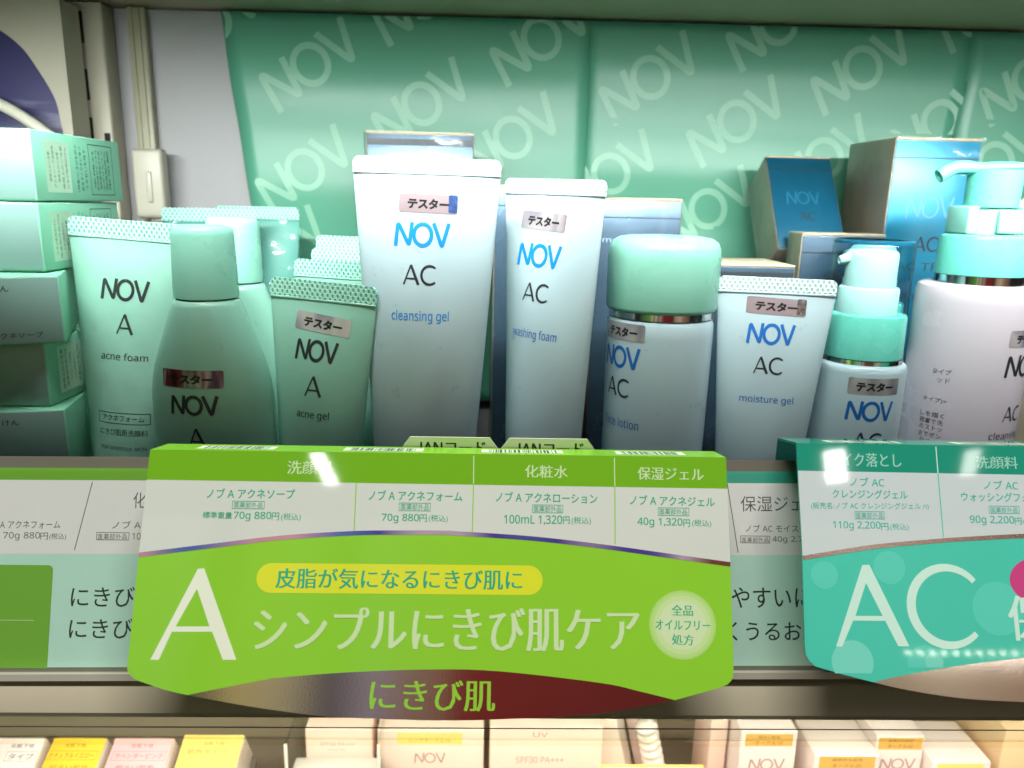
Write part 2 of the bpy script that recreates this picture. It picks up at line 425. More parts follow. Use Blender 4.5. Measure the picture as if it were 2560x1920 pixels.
# ---- mint backing sheets printed with the logo
SHEET = M('mint_backing_sheet', (80, 147, 121), .36, vary=.05, vscale=12, bump=.03, bscale=300)
PRINT_BACK = M('pale_logo_print', (122, 173, 148), .40)
def sheet(name, label, xl, xr, wave, logos):
    t = thing(name, label, 'backing sheet', (0, 172, 0), group='logo backing sheets')
    def ys(x, z):
        u = (x-xl(z))/(xr(z)-xl(z))
        return wave(u, z)
    vs, fs = [], []; nx, nz = 24, 44
    for j in range(nz+1):
        z = 30+218.5*j/nz
        for i in range(nx+1):
            x = xl(z)+(xr(z)-xl(z))*i/nx; vs.append((x, ys(x, z), z))
    for j in range(nz):
        for i in range(nx): a = j*(nx+1)+i; fs.append((a, a+1, a+nx+2, a+nx+1))
    o = link('sheet', vs, fs, SHEET, t, 180)
    md = o.modifiers.new('thick', 'SOLIDIFY'); md.thickness = .0004; md.offset = 1
    for cx, cz in logos:
        sh = NOV(cx, cz, 23.6, .15, 34, 2.5)
        ink('logo_lettering', sh, PRINT_BACK, t, lambda u, v, o: (u, ys(u, v)-o, v), .45, 2.0,
            lambda c: xl(c.y)+.6 < c.x < xr(c.y)-.6 and 32 < c.y < 247.5)
    return t
def saw(t): 
    t = t % 1; return 4*abs(t-.5)-1                    # folded paper: straight facets between creases
def wv1(u, z): 
    f = 205+9*u                                    # slanting crease
    return .5*saw(z/62+.05*u)+.25*math.sin(z/9+3*u)+(0 if z < f else (z-f)*.06)-1.4*u
def wv2(u, z): return .9*saw((z-196+4*u)/56)+.3*math.sin(z/11+2*u)-2.2*u+.8
def wv3(u, z): return .7*saw((z-150)/50)-1.6
sheet('backing_sheet', 'mint sheet with diagonal pale logos behind the tall cleansing gel tube', lambda z: -152+(248-z)*.113, lambda z: 52, wv1,
      [(-103.8, 221.4), (-42.1, 202.0), (24.2, 238.2), (-109.1, 164.8), (9.5, 185.1), (-41.8, 258), (-158, 243), (-45, 150), (-125, 120), (-70, 120)])
sheet('backing_sheet', 'mint sheet with diagonal pale logos behind the round lotion bottle and tilted box', lambda z: 50, lambda z: 268-(248-z)*.04, wv2,
      [(86.3, 219.3), (155.7, 249.4), (137.6, 197.1), (205.7, 227.3), (66.6, 166.6), (273.4, 262), (255, 200), (125, 148), (190, 178)])
sheet('backing_sheet', 'narrow mint sheet with pale logo at the far right behind the tall pump', lambda z: 266-(248-z)*.04, lambda z: 480, wv3,
      [(302.7, 223.7), (290, 178), (350, 200), (400, 150), (420, 225)])

# ---- slotted post, cable rail, clip, and the neighbouring display on the left
CREAM = M('cream_enamel', (170, 164, 146), .42, vary=.06, vscale=30)
GREYP = M('grey_enamel', (150, 148, 150), .45, vary=.05)
post = thing('slotted_post', 'cream slotted shelf post left of the bare wall', 'shelf post', (-220, 168, 0))
box('upright', -9, 8, -4, 10, 0, 249, CREAM, post, bev=1.2)
for z in (236, 207, 182):
    box('slot', -5.2, -2.4, -4.25, -3.9, z-8, z+8, M('slot_shade', (10, 9, 8), .8), post, bev=.3)  # flat black plates stand in for the shaded hollow of the slots
box('slot', -4.2, -.8, -4.25, -3.9, 166, 172, MATS['slot_shade'], post, bev=.3)
box('slot', 3.4, 6.6, -4.25, -3.9, 166, 182, MATS['slot_shade'], post, bev=.3)
rail = thing('cable_rail', 'narrow ribbed cream rail running down the bare wall', 'rail', (-198, 176, 0))
box('channel', -5, 5, -3, 2, 0, 249, M('cream_rail', (150, 146, 122), .4, vary=.05), rail, bev=.8)
box('rib', -2.6, -1.6, -3.8, -2.9, 0, 249, MATS['cream_rail'], rail, bev=.2)
box('rib', 1.4, 2.4, -3.8, -2.9, 0, 249, MATS['cream_rail'], rail, bev=.2)
clip = thing('rail_clip', 'beige plastic clip holding the cable rail', 'clip', (-193, 166, 136))
box('body', -9, 7.5, -5, 5, 0, 38, M('beige_clip', (176, 172, 156), .4, vary=.04), clip, bev=2, seg=3)
box('ridge', -1.5, 1.5, -6, -4.8, 9, 26, MATS['beige_clip'], clip, bev=.5)
box('tail', -2, 6, -3, 4, -9, .5, MATS['beige_clip'], clip, bev=1)
disp = thing('arched_display', 'cream display panel with a round opening at the top left', 'display', (0, 150, 0))
arc = spline([(-340, 243), (-300, 242), (-272, 236), (-256, 226), (-247, 213), (-240, 199), (-238, 186), (-236, 170)], 5)
front_pts = arc + [(-236, 100), (-232, 100), (-232, 249), (-340, 249)]
sh = poly(front_pts); n = len(front_pts)
vs = [(x*.955, -9, 150+(z-150)*.955) for x, z in front_pts]+[(x*.955, 9, 150+(z-150)*.955) for x, z in front_pts]
fs = [tuple(f) for f in sh[1]]+[tuple(n+i for i in reversed(f)) for f in sh[1]]+[(i, (i+1) % n, n+(i+1) % n, n+i) for i in range(n)]
link('panel', vs, fs, CREAM, disp, 35)
post_m = M('purple_poster', (58, 54, 104), .5)
nt = post_m.node_tree; N = nt.nodes; L = nt.links
tc = N.new('ShaderNodeTexCoord'); mp = N.new('ShaderNodeMapping'); mp.inputs['Rotation'].default_value = (0, rad(-28), 0); mp.inputs['Scale'].default_value = (6, 1, 42)
nn = N.new('ShaderNodeTexNoise'); nn.inputs['Scale'].default_value = 1.3; nn.inputs['Detail'].default_value = 6
L.new(tc.outputs['Object'], mp.inputs[0]); L.new(mp.outputs[0], nn.inputs['Vector'])
cr = N.new('ShaderNodeValToRGB'); e = cr.color_ramp.elements; e[0].position = .5; e[0].color = rgb(56, 52, 104); e[1].position = .72; e[1].color = rgb(186, 186, 206)
L.new(nn.outputs['Fac'], cr.inputs[0]); L.new(cr.outputs[0], N['Principled BSDF'].inputs['Base Color'])
ps = tag(box('poster', -340, -232, 164, 167, 60, 246, post_m, bev=.3), 'purple poster with a pale streak seen through the round opening', 'poster')
tp = spline([(-330, 206), (-290, 202), (-268, 194), (-252, 184), (-243, 176), (-236, 160)], 6)
vs, fs = [], []
for i, p in enumerate(tp):
    a = Vector(tp[max(0, i-1)]); b = Vector(tp[min(len(tp)-1, i+1)]); d = (b-a).normalized()
    for k in range(10):
        q = 2*math.pi*k/10; vs.append(((p[0]-d.y*3.2*math.cos(q))*.94, 136+3.2*math.sin(q), 150+(p[1]+d.x*3.2*math.cos(q)-150)*.94))
for i in range(len(tp)-1):
    for k in range(10): fs.append((i*10+k, i*10+(k+1) % 10, i*10+10+(k+1) % 10, i*10+10+k))
tag(link('cable', vs, fs, M('white_cable', (204, 202, 184), .4), None, 180), 'thick cream cable curving below the purple poster', 'cable')

# ================================================================ tubes
def interp(t, tab):
    for (a, va), (b, vb) in zip(tab, tab[1:]):
        if t <= b: 
            q = max(0, (t-a)/(b-a)); return va+(vb-va)*q
    return tab[-1][1]
def make_tube(name, label, loc, rot, H, wd, body, crimp, cat='tube', group=None, hc=6.5, cap_m=None, wrap=False, cap_h=18):
    t = thing(name, label, cat, loc, rot, group)
    r = wd/math.pi; zt = H-hc
    def ab(z):
        q = min(1, max(0, (z-cap_h)/(zt-cap_h)))
        return r+(wd/2-r)*q**.95, max(.45, r*(1-q**1.45))
    ph = loc[0]*.37+loc[1]*.11
    def dent(u, z):                                   # soft squeeze marks
        q = min(1, max(0, (z-cap_h)/(zt-cap_h)))
        return (.55*math.sin(u*.16+z*.06+ph)*math.sin(z*.045+ph*1.7)+.25*math.sin(u*.35-z*.11+ph*2.3))*q*(1-q)*3.2
    n = 60; vs, fs = [], []; rows = 44
    prof = [cap_h-.0]+[cap_h+(zt-cap_h)*(i/rows) for i in range(1, rows+1)]
    for i, z in enumerate(prof):
        a, b = ab(z)
        for k in range(n):
            q = 2*math.pi*k/n
            u = a*math.sin(q); vs.append((u, -b*math.cos(q)-max(0, math.cos(q))*dent(u, z), z))
    for i in range(len(prof)-1):
        for k in range(n): fs.append((i*n+k, i*n+(k+1) % n, (i+1)*n+(k+1) % n, (i+1)*n+k))
    link('body', vs, fs, body, t, 180)
    # crimp: flat rounded-corner band
    c = 2.4; w2 = wd/2
    out = [(-w2, zt-.3)]+[(-w2+c*(1-math.cos(rad(90*k/6))), H-c+c*math.sin(rad(90*k/6))) for k in range(7)]
    out += [(-x, z) for x, z in reversed(out)]
    sh = poly(out); m_ = len(out)
    V = [(x, -.5, z) for x, z in out]+[(x, .5, z) for x, z in out]
    F = [f for f in sh[1]]+[tuple(m_+i for i in reversed(f)) for f in sh[1]]+[(i, (i+1) % m_, m_+(i+1) % m_, m_+i) for i in range(m_)]
    link('crimp', V, F, crimp, t)
    box('fold', -w2+.15, w2-.15, -.75, .75, zt-.5, zt+.35, body, t, bev=.25)
    lathe('cap', [(0, 0), (r*.9, 0), (r*.97, 1), (r*1.0, cap_h-.6), (r*.96, cap_h), (0, cap_h)], cap_m or MINT_CAP, t)
    def surf(u, z, o):
        a, b = ab(z); s = max(-.999, min(.999, u/a))
        return (u, -(b+dent(u, z))*math.sqrt(1-s*s)-o-.03, z)
    if wrap:
        vs2 = []
        for i, z in enumerate(prof):
            a, b = ab(z)
            for k in range(n):
                q = 2*math.pi*k/n; g = .9+.5*math.sin(z*.31+k*.7)+.35*math.sin(z*.83-k*.41)
                vs2.append(((a+g)*math.sin(q), -(b+g)*math.cos(q), z))
        link('shrink_wrap', vs2, fs, WRAP, t, 180)
    return t, surf
def sticker(t, surf, cx, cz, wd, ht, ang=0, mat=None, peel=False, cut=1.0, s='テスター'):
    st = ink('tester_sticker', [poly(rrect(cx, cz, wd, ht, .8, ang))], mat or STK, t, surf, .10, cut)
    v, f, nw = text(s, .05)
    ink('lettering', placed([(v, f, 0)], cx, cz-.1, wd*.70, ht*.56, ang), BLACK_INK, st, surf, .17, cut)
    if peel: ink('worn_corner', [poly(rrect(cx+wd*.42, cz+.1, wd*.15, ht*.96, .6, ang))], peel, st, surf, .14, cut)
    return st
BLUEPATCH = M('blue_foil_patch', (86, 120, 190), .3, .7, vary=.4, vscale=500)
GREYPATCH = M('grey_foil_patch', (196, 190, 192), .25, .9, vary=.5, vscale=700, bump=.5, bscale=1500)

# NOV AC cleansing gel: the tallest tube
t, s = make_tube('cleansing_gel_tube', 'tallest white tube, blue logo, marked cleansing gel, in front of the mint sheet', (-26.2, 0, 1), (0, .7, -2), 163.5, 53, WHITE_PL, CR_WHITE, hc=5.4)
sticker(t, s, .8, 147.6, 21.2, 6.6, -1, STK3, BLUEPATCH)
ink('logo_lettering', NOV(-1.1, 136.6, 8.6, .16, -.5, 2.33), BLUE_INK, t, s, .08, 1)
ink('range_lettering', AC(-1.6, 122.4, 7.0), DARK_INK, t, s, .08, 1)
ink('product_lettering', T('cleansing gel', -1.2, 107.4, 20.8, 4.6, 0, weight=.004), BLUE_INK, t, s, .08, 1)
# washing foam, turned to the left
t, s = make_tube('washing_foam_tube', 'white tube turned to the left, blue logo, marked washing foam', (20.4, 10, 1), (0, .8, -35), 157.5, 43.5, WHITE_PL, CR_WHITE, hc=5.4)
sticker(t, s, -3.0, 142.0, 19.5, 6.6, -3, STK)
ink('logo_lettering', NOV(-3.4, 129.2, 8.6, .16, -2, 2.2), BLUE_INK, t, s, .08, 1)
ink('range_lettering', AC(-3.0, 115.4, 6.8, -1), DARK_INK, t, s, .08, 1)
ink('product_lettering', T('washing foam', -2.4, 99.2, 20.4, 4.6, -1, weight=.004), BLUE_INK2, t, s, .08, 1)
# acne gel front and three behind
t, s = make_tube('acne_gel_tube', 'short mint tube leaning right, sticker on top, marked acne gel', (-68.4, 0, 1), (0, 3.0, -13), 119, 42, MINT, CR_MINT, hc=6.8)
sticker(t, s, 1.0, 103.6, 21.6, 6.6, -5, STK)
ink('logo_lettering', NOV(-.6, 93.6, 7.9, .16, -2, 2.1), DARK_INK, t, s, .08, 1)
ink('range_lettering', A_(-.4, 80.6, 7.4), DARK_INK, t, s, .08, 1)
ink('product_lettering', T('acne gel', 0, 69.8, 12.8, 3.7, weight=.004), DARK_INK, t, s, .08, 1)
for (x, y, h, rz, lb) in ((-65.5, 35, 123.5, -12, 'mint tube directly behind the leaning acne gel tube, only its crimped top showing'),
                          (-64.0, 62, 126.5, -8, 'second mint tube back behind the acne gel, crimped top showing'),
                          (-67.0, 88, 131.0, 2, 'third mint tube back behind the acne gel, rearmost crimped top')):
    make_tube('acne_gel_tube', lb, (x, y, 1), (0, 1.5, rz), h, 42, MINT, CR_MINT, hc=6.8, group='acne gel tubes in a row')
# acne foam, wrapped
t, s = make_tube('acne_foam_tube', 'wrapped mint tube beside the box stack, marked acne foam', (-147.5, 18, 1), (0, 3.0, -6), 139, 47, MINT, CR_MINT, hc=7.0, wrap=True)
ink('logo_lettering', NOV(.2, 112.6, 8.2, .16, -1, 2.35), DARK_INK, t, s, .08, 1)
ink('range_lettering', A_(.8, 99.6, 7.6), DARK_INK, t, s, .08, 1)
ink('product_lettering', T('acne foam', .8, 87.2, 18.5, 2.9, 0, .008), DARK_INK, t, s, .08, 1)
ink('product_lettering', [frame(1.2, 63.2, 20.5, 4.4, .22)]+T('アクネフォーム', 1.2, 63.2, 16.5, 2.5)+T('にきび肌用洗顔料', 1.2, 57.6, 19.0, 2.6)+T('FOR SENSITIVE SKIN', 1.2, 51.2, 18.0, 1.4), DARK_INK, t, s, .08, 1)
# two wrapped tubes at the back left
for x, y, rz, h, lb in ((-140, 104, 14, 142.5, 'wrapped teal tube at the back left below the rail clip, slanted top'), (-124, 128, -2, 143.5, 'wrapped teal tube at the back, right of the slanted one')):
    make_tube('wrapped_tube', lb, (x, y, 1), (0, 0, rz), h, 44, M('teal_tube_plastic', (88, 150, 138), .35), CR_MINT, wrap=True, group='wrapped tubes at the back')
# moisture gel
t, s = make_tube('moisture_gel_tube', 'short white tube right of the round bottle, marked moisture gel', (108.8, 10, 1), (0, .6, -9), 122.6, 44.5, WHITE_PL, CR_WHITE, hc=5.8)
sticker(t, s, .4, 111.6, 22.6, 6.4, -2, STK3, GREYPATCH)
ink('logo_lettering', NOV(-.8, 101.0, 8.0, .16, -1, 2.25), BLUE_INK2, t, s, .08, 1)
ink('range_lettering', AC(-.9, 88.9, 6.5), DARK_INK, t, s, .08, 1)
ink('product_lettering', T('moisture gel', -.6, 75.4, 20.4, 3.6, weight=.004), BLUE_INK2, t, s, .08, 1)

# ================================================================ bottles
def bottle_a(label, loc, rz, printed=True):
    t = thing('lotion_bottle', label, 'bottle', loc, (0, 0, rz), 'sloping shouldered mint bottles')
    prof = [(0, 0), (20.5, 0), (21.6, 1.2), (22, 4), (22.1, 60), (22.0, 74), (21.7, 79), (21.0, 84), (19.9, 88), (18.0, 93.5), (14.7, 102.5), (12.1, 109.8), (11.3, 111.8), (10.2, 112.4)]
    prof = [(r, z) for r, z in prof]
    def fr(z): return interp(z, [(z_, r_) for r_, z_ in prof[1:]])
    # section is rounder at the neck, flatter in the body
    def ry(z): return 1 if z > 112 else .70+.30*max(0, (z-84)/28)**1.2 if z > 84 else .70
    n = 60; vs, fs = [], []
    full = []
    for (r1, z1), (r2, z2) in zip(prof, prof[1:]):
        kk = max(1, int((z2-z1)/3)) if z1 > 60 else 1
        for k in range(kk): full.append((r1+(r2-r1)*k/kk, z1+(z2-z1)*k/kk))
    full.append(prof[-1])
    for r, z in full:
        for k in range(n):
            a = 2*math.pi*k/n; vs.append((r*math.sin(a), -r*ry(z)*math.cos(a), z))
    for i in range(len(full)-1):
        for k in range(n): fs.append((i*n+k, i*n+(k+1) % n, (i+1)*n+(k+1) % n, (i+1)*n+k))
    link('body', vs, fs, MINT, t, 60)
    lathe('cap', [(10.9, 112.9), (11.0, 113.6), (10.5, 135.5), (10.2, 137.2), (9.4, 138.3), (7.8, 138.8), (0, 138.8)], MINT_CAP, t, smooth=50)
    def surf(u, z, o):
        r = fr(z); return (u, -r*ry(z)*math.sqrt(max(.01, 1-(u/r)**2))-o-.03, z)
    if printed:
        sticker(t, surf, -.6, 85.0, 22.4, 6.4, 0, STK2)
        ink('logo_lettering', NOV(.2, 75.4, 7.2, .17, 0, 2.4), DARK_INK, t, surf, .08, 1)
        ink('range_lettering', A_(.7, 63.2, 7.0), DARK_INK, t, surf, .08, 1)
    return t
bottle_a('mint bottle with sloping shoulders and dark foil sticker, front left', (-105.6, 0, .5), -7).scale = (1.04, 1.04, 1)
bottle_a('second mint sloping bottle just behind the stickered one', (-106.6, 36, 2.5), 4, False)

def cyl_surf(r, zf=None):
    def s(u, z, o):
        rr = zf(z) if zf else r
        a = u/rr; return ((rr+o)*math.sin(a), -(rr+o)*math.cos(a), z)
    return s
# round bottle with big mint cap
t = thing('lotion_bottle', 'round white bottle with a wide mint cap and silver ring, print turned left', 'bottle', (67.6, 20, 1), (0, 0, -58))
lathe('body', [(0, 0), (19, 0), (20, 1.5), (20.2, 4), (21.2, 99), (21.1, 103.5), (20.4, 105.3), (19, 105.9), (17, 106)], WHITE_PL, t)
lathe('ring', [(19.0, 105.6), (20.6, 106.0), (20.6, 108.4), (19, 108.6)], CHROME, t, smooth=30)
lathe('cap', [(20.4, 108.5), (21.5, 108.9), (21.9, 110), (22.1, 129), (21.7, 132.6), (20.4, 135.2), (18, 136.7), (14, 137.3), (0, 137.6)], MINT_CAP, t, smooth=60, n=72)
s = cyl_surf(0, lambda z: 20.2+(z-4)*.0105)
sticker(t, s, 1.2, 101.0, 21, 6.8, 0, STK)
ink('logo_lettering', NOV(.5, 90.8, 8.6, .16, 0, 2.25), BLUE_INK2, t, s, .08, 1)
ink('range_lettering', AC(.2, 78.6, 7.2), DARK_INK, t, s, .08, 1)
ink('product_lettering', T('face lotion', 2.0, 64.5, 18.0, 3.8, weight=.004), BLUE_INK2, t, s, .08, 1)

# small pump bottle (tester) and the capped one behind it
def pump_small(label, loc, rz, capped, printed):
    t = thing('pump_bottle', label, 'pump bottle', loc, (0, 0, rz), 'small pump bottles')
    lathe('body', [(0, 0), (17, 0), (17.6, 1), (17.8, 4), (17.9, 86.0), (17.5, 88.2), (16.4, 89.2), (14, 89.4)], WHITE_PL, t)
    lathe('ring', [(14, 88.9), (15.9, 89.3), (15.9, 91.0), (14, 91.2)], CHROME, t, smooth=30)
    lathe('collar', [(15.0, 91.0), (15.6, 91.3), (15.4, 107.4), (14.9, 108.4), (11.2, 108.6)], TEAL_CAP, t)
    lathe('neck', [(11.4, 108.5), (11.3, 118.4), (10.8, 119.0), (8.6, 119.1)], PALE_PUMP, t)
    lathe('pump_head', [(9.8, 119.0), (9.7, 130.6), (9.4, 132.4), (8.6, 133.3), (6, 133.7), (0, 133.8)], PALE_PUMP, t, ry=.92)
    # nozzle points left
    vs, fs = [], []; n = 16
    for i, (x, rr) in enumerate(((-6, 2.7), (-9, 2.5), (-11.2, 2.0), (-13.0, 1.7), (-13.1, 1.1), (-10.5, 1.0))):
        for k in range(n):
            a = 2*math.pi*k/n; vs.append((x, rr*math.cos(a), 130.2+rr*math.sin(a)+(-.25*max(0, -x-9))))
    for i in range(5):
        for k in range(n): fs.append((i*n+k, i*n+(k+1) % n, (i+1)*n+(k+1) % n, (i+1)*n+k))
    link('nozzle', vs, fs, PALE_PUMP, t, 50)
    if capped:
        lathe('overcap', [(17.3, 91.2), (17.3, 133.4), (16.6, 135.0), (14.5, 135.6), (0, 135.7)], CLEARBLUE, t, smooth=60)
        lathe('overcap_rim', [(16.2, 134.3), (17.0, 134.3), (17.0, 135.4), (15.6, 136.1), (14.6, 135.9)], M('deep_blue_clear', (20, 84, 110), .15), t)
    if printed:
        s = cyl_surf(17.85)
        sticker(t, s, .3, 81.6, 20.5, 6.6, 0, STK)
        ink('logo_lettering', NOV(-.4, 71.6, 8.0, .16, 0, 2.3), BLUE_INK2, t, s, .08, 1)
        ink('range_lettering', AC(0, 59.4, 6.6), DARK_INK, t, s, .08, 1)
    return t
pump_small('small white pump bottle, pale blue pump uncapped, right of the moisture gel', (151.2, 20, 1), -4, False, True)
pump_small('small pump bottle wearing a clear cap, hidden behind the uncapped one', (171.0, 60, 1), 0, True, False)

# large pump bottle at the right
t = thing('pump_bottle', 'large pale pink pump bottle with curved teal spout at the right edge', 'pump bottle', (208.2, 40, 1), (0, 0, 0))
lathe('body', [(0, 0), (21.4, 0), (22.2, 1.5), (22.4, 5), (23.6, 112), (23.5, 116), (22.8, 118.4), (21, 119.4), (16, 119.6)], PINKW_PL, t, n=72)
lathe('ring', [(15.5, 119.3), (17.0, 119.6), (17.0, 123.0), (15.6, 123.2)], CHROME, t, smooth=30)
lathe('collar', [(16.6, 123.0), (17.3, 123.3), (17.2, 137.6), (16.6, 139.2), (15.2, 139.8), (9.8, 140)], TEAL_CAP, t)
lathe('stem', [(9.0, 139.8), (9.0, 151)], PALE_PUMP, t)
lathe('pump_head', [(8.0, 150.8), (10.2, 151), (10.3, 160), (10.4, 166.0)], TEAL_CAP, t)
# spout: lens plate that narrows into a drooping tube to the left
sec = [(12.6, 0, 167.3, .6, .6), (12.2, 0, 167.3, 5, 1.6), (9, 0, 167.1, 8.8, 2.3), (4, 0, 167.0, 10.3, 2.6), (-1, 0, 167.0, 9.4, 2.6), (-5.5, 0, 166.6, 6.6, 2.5), (-9, 0, 166.4, 4.2, 2.7), (-13, 0, 167.0, 3.2, 2.9), (-17, 0, 166.8, 2.9, 2.8), (-20.6, 0, 165.4, 2.8, 2.6), (-23.8, 0, 163.0, 2.7, 2.5), (-23.5, 0, 163.3, 1.9, 1.7), (-20.4, 0, 165.3, 1.6, 1.4)]
vs, fs = [], []; n = 20
for i, (x, y, z, wy, hz) in enumerate(sec):
    dx = 0
    tilt = -.55 if i >= 9 else 0
    for k in range(n):
        a = 2*math.pi*k/n; cz = hz*math.sin(a)
        vs.append((x+tilt*cz, y+wy*math.cos(a), z+cz))
for i in range(len(sec)-1):
    for k in range(n): fs.append((i*n+k, i*n+(k+1) % n, (i+1)*n+(k+1) % n, (i+1)*n+k))
fs.append(tuple(range(n)))
link('spout', vs, fs, TEAL_CAP, t, 60)
CLIPM = M('translucent_clip', (156, 222, 210), .3, sss=.3)
cl = box('stopper_clip', -13.5, -9.2, -8, 8, 139.9, 151.5, CLIPM, t, bev=.8)
box('stopper_clip', -2.6, 7.4, -11.6, -9.4, 140.4, 150.2, CLIPM, t, bev=.8)
box('stopper_clip', 9.4, 13.8, -8, 8, 140.2, 151.5, CLIPM, t, bev=.8)
s = cyl_surf(0, lambda z: 22.4+(z-5)*.0112)
sticker(t, s, 13.0, 99, 22, 7, 0, STK)
ink('logo_lettering', NOV(13.2, 87.6, 9.4, .15, 0, 2.3), DARK_INK, t, s, .08, 1)
ink('range_lettering', AC(11.0, 67.0, 6.4), DARK_INK, t, s, .08, 1)
ink('product_lettering', T('cleansing', 10.0, 57.2, 19, 4.0), DARK_INK, t, s, .08, 1)
side = []
for tx, z, w_ in (('タイプ', 83.2, 7.5), ('ッド', 79.6, 5), ('タイプ)>', 70.6, 10), ('しを描く', 64.2, 10), ('適量で洗', 61.2, 10), ('のストッ', 58.2, 9.6), ('までポン', 55.2, 9.4), ('ださい。', 52.2, 8.6)):
    side += T(tx, -17.5-w_/2, z, w_, 2.3)
ink('product_lettering', side, DARK_INK, t, s, .08, 1)

# ================================================================ cartons behind
SILV = M('brushed_silver_card', (150, 141, 124), .42, .45, vary=.16, vscale=70, bump=.25, bscale=300, aniso=(8, 8, .4))
EDGE = M('worn_card_edge', (186, 176, 150), .7, vary=.25, vscale=300, bump=.4, bscale=500)
BLUEF = M('blue_foil_card', (22, 122, 154), .30, .25, vary=.10, vscale=40)
SLATE = M('slate_blue_card', (70, 92, 110), .26, .5, vary=.10, vscale=50)
DARKC = M('dark_carton_edge', (40, 48, 54), .5)
CREASE = M('crease_ink', (20, 84, 104), .5)
def carton(label, loc, rot, wd, dp, ht, face, lines=(), tuck=True, group='shrink wrapped cartons', wrap=True, band=False):
    t = thing('carton', label, 'carton', loc, rot, group)
    box('carton_body', -wd/2, wd/2, .6, dp, 0, ht-.6, SILV, t, bev=.5)
    box('front_panel', -wd/2+.5, wd/2-.5, 0, .9, .3, ht-1.4, face, t, bev=.3)
    box('top_flap', -wd/2+.2, wd/2-.2, .1, dp-.2, ht-1.0, ht, EDGE, t, bev=.35)
    if tuck: box('tuck_line', -wd/2+.6, wd/2-.6, -.12, .1, ht-9.6, ht-9.1, DARKC, t, bev=0)
    if band: box('dark_band', -wd/2+1, wd/2-1, -.15, .1, ht-6.4, ht-3.4, DARKC, t, bev=0)
    f = front(-.02)
    for sh, mt in lines: ink('lettering', sh, mt, t, f, .1)
    if wrap:
        # film: box shell with a wrinkled grid
        g = 14; vs, fs = [], []
        def add(fn):
            b = len(vs)
            for j in range(g+1):
                for i in range(g+1): vs.append(fn(i/g, j/g))
            for j in range(g):
                for i in range(g): a = b+j*(g+1)+i; fs.append((a, a+1, a+g+2, a+g+1))
        wr = lambda a, b: .35+.3*math.sin(a*17+b*9)*math.sin(b*13-a*5)
        add(lambda a, b: (-wd/2-.4+(wd+.8)*a, -.55-wr(a, b), ht*b+.5))
        add(lambda a, b: (-wd/2-.5-wr(a, b), -.5+(dp+.5)*a, ht*b+.5))
        link('shrink_wrap', vs, fs, WRAP, t, 180)
    return t
PALEB = M('pale_blue_print', (96, 146, 176), .35)
carton('tall bright blue carton with silver side behind the teal pump spout', (212, 92, 1), (0, 0, 0), 42, 49, 183, BLUEF,
       [(NOV(-6+6, 150.5, 10.5, .1, 0, 2.25), PALEB), (AC(.8, 133, 7), DARK_INK), (T('AC TR', -2, 122, 22, 4), DARK_INK), (T('cleansing', -3, 107, 26, 4.6), DARK_INK)])
carton('dark blue carton leaning back against the mint sheet', (163, 106.7, 129.8), (-35, 0, 0), 35.5, 30, 58, M('deep_blue_foil_card', (14, 84, 112), .32, .3, vary=.12, vscale=30),
       [(NOV(-1, 31, 8.0, .1, 0, 2.25), M('dim_blue_print', (34, 104, 132), .4)), (AC(0, 19.5, 5.0), DARK_INK)])
carton('low silver-topped carton behind the small pump bottle', (169, 86, 1), (0, 0, 0), 41, 18, 137.5, SLATE, [])
carton('short carton with worn silver top behind the moisture gel', (120, 64, 1), (0, 0, -2), 36, 44, 123.5, SLATE, [], band=True)
carton('slate blue carton in shrink wrap behind the round bottle', (70, 92, 1), (0, 0, 0), 42, 30, 152, SLATE, [(T('moisture', -6, 132, 22, 2.6), M('faint_print', (150, 176, 190), .4))])
carton('slate carton almost hidden between the two tall white tubes', (22, 76, 1), (0, 0, 0), 44, 30, 156.5, SLATE, [])
carton('carton with frayed cardboard top behind the tallest tube', (-36, 100, 1), (0, 0, 1.5), 52, 36, 180.5, SLATE, [], tuck=False, band=True)
carton('grey carton cut by the right edge behind the pump', (283, 100, 1), (0, 0, 0), 44, 40, 156, SILV, [], tuck=False)

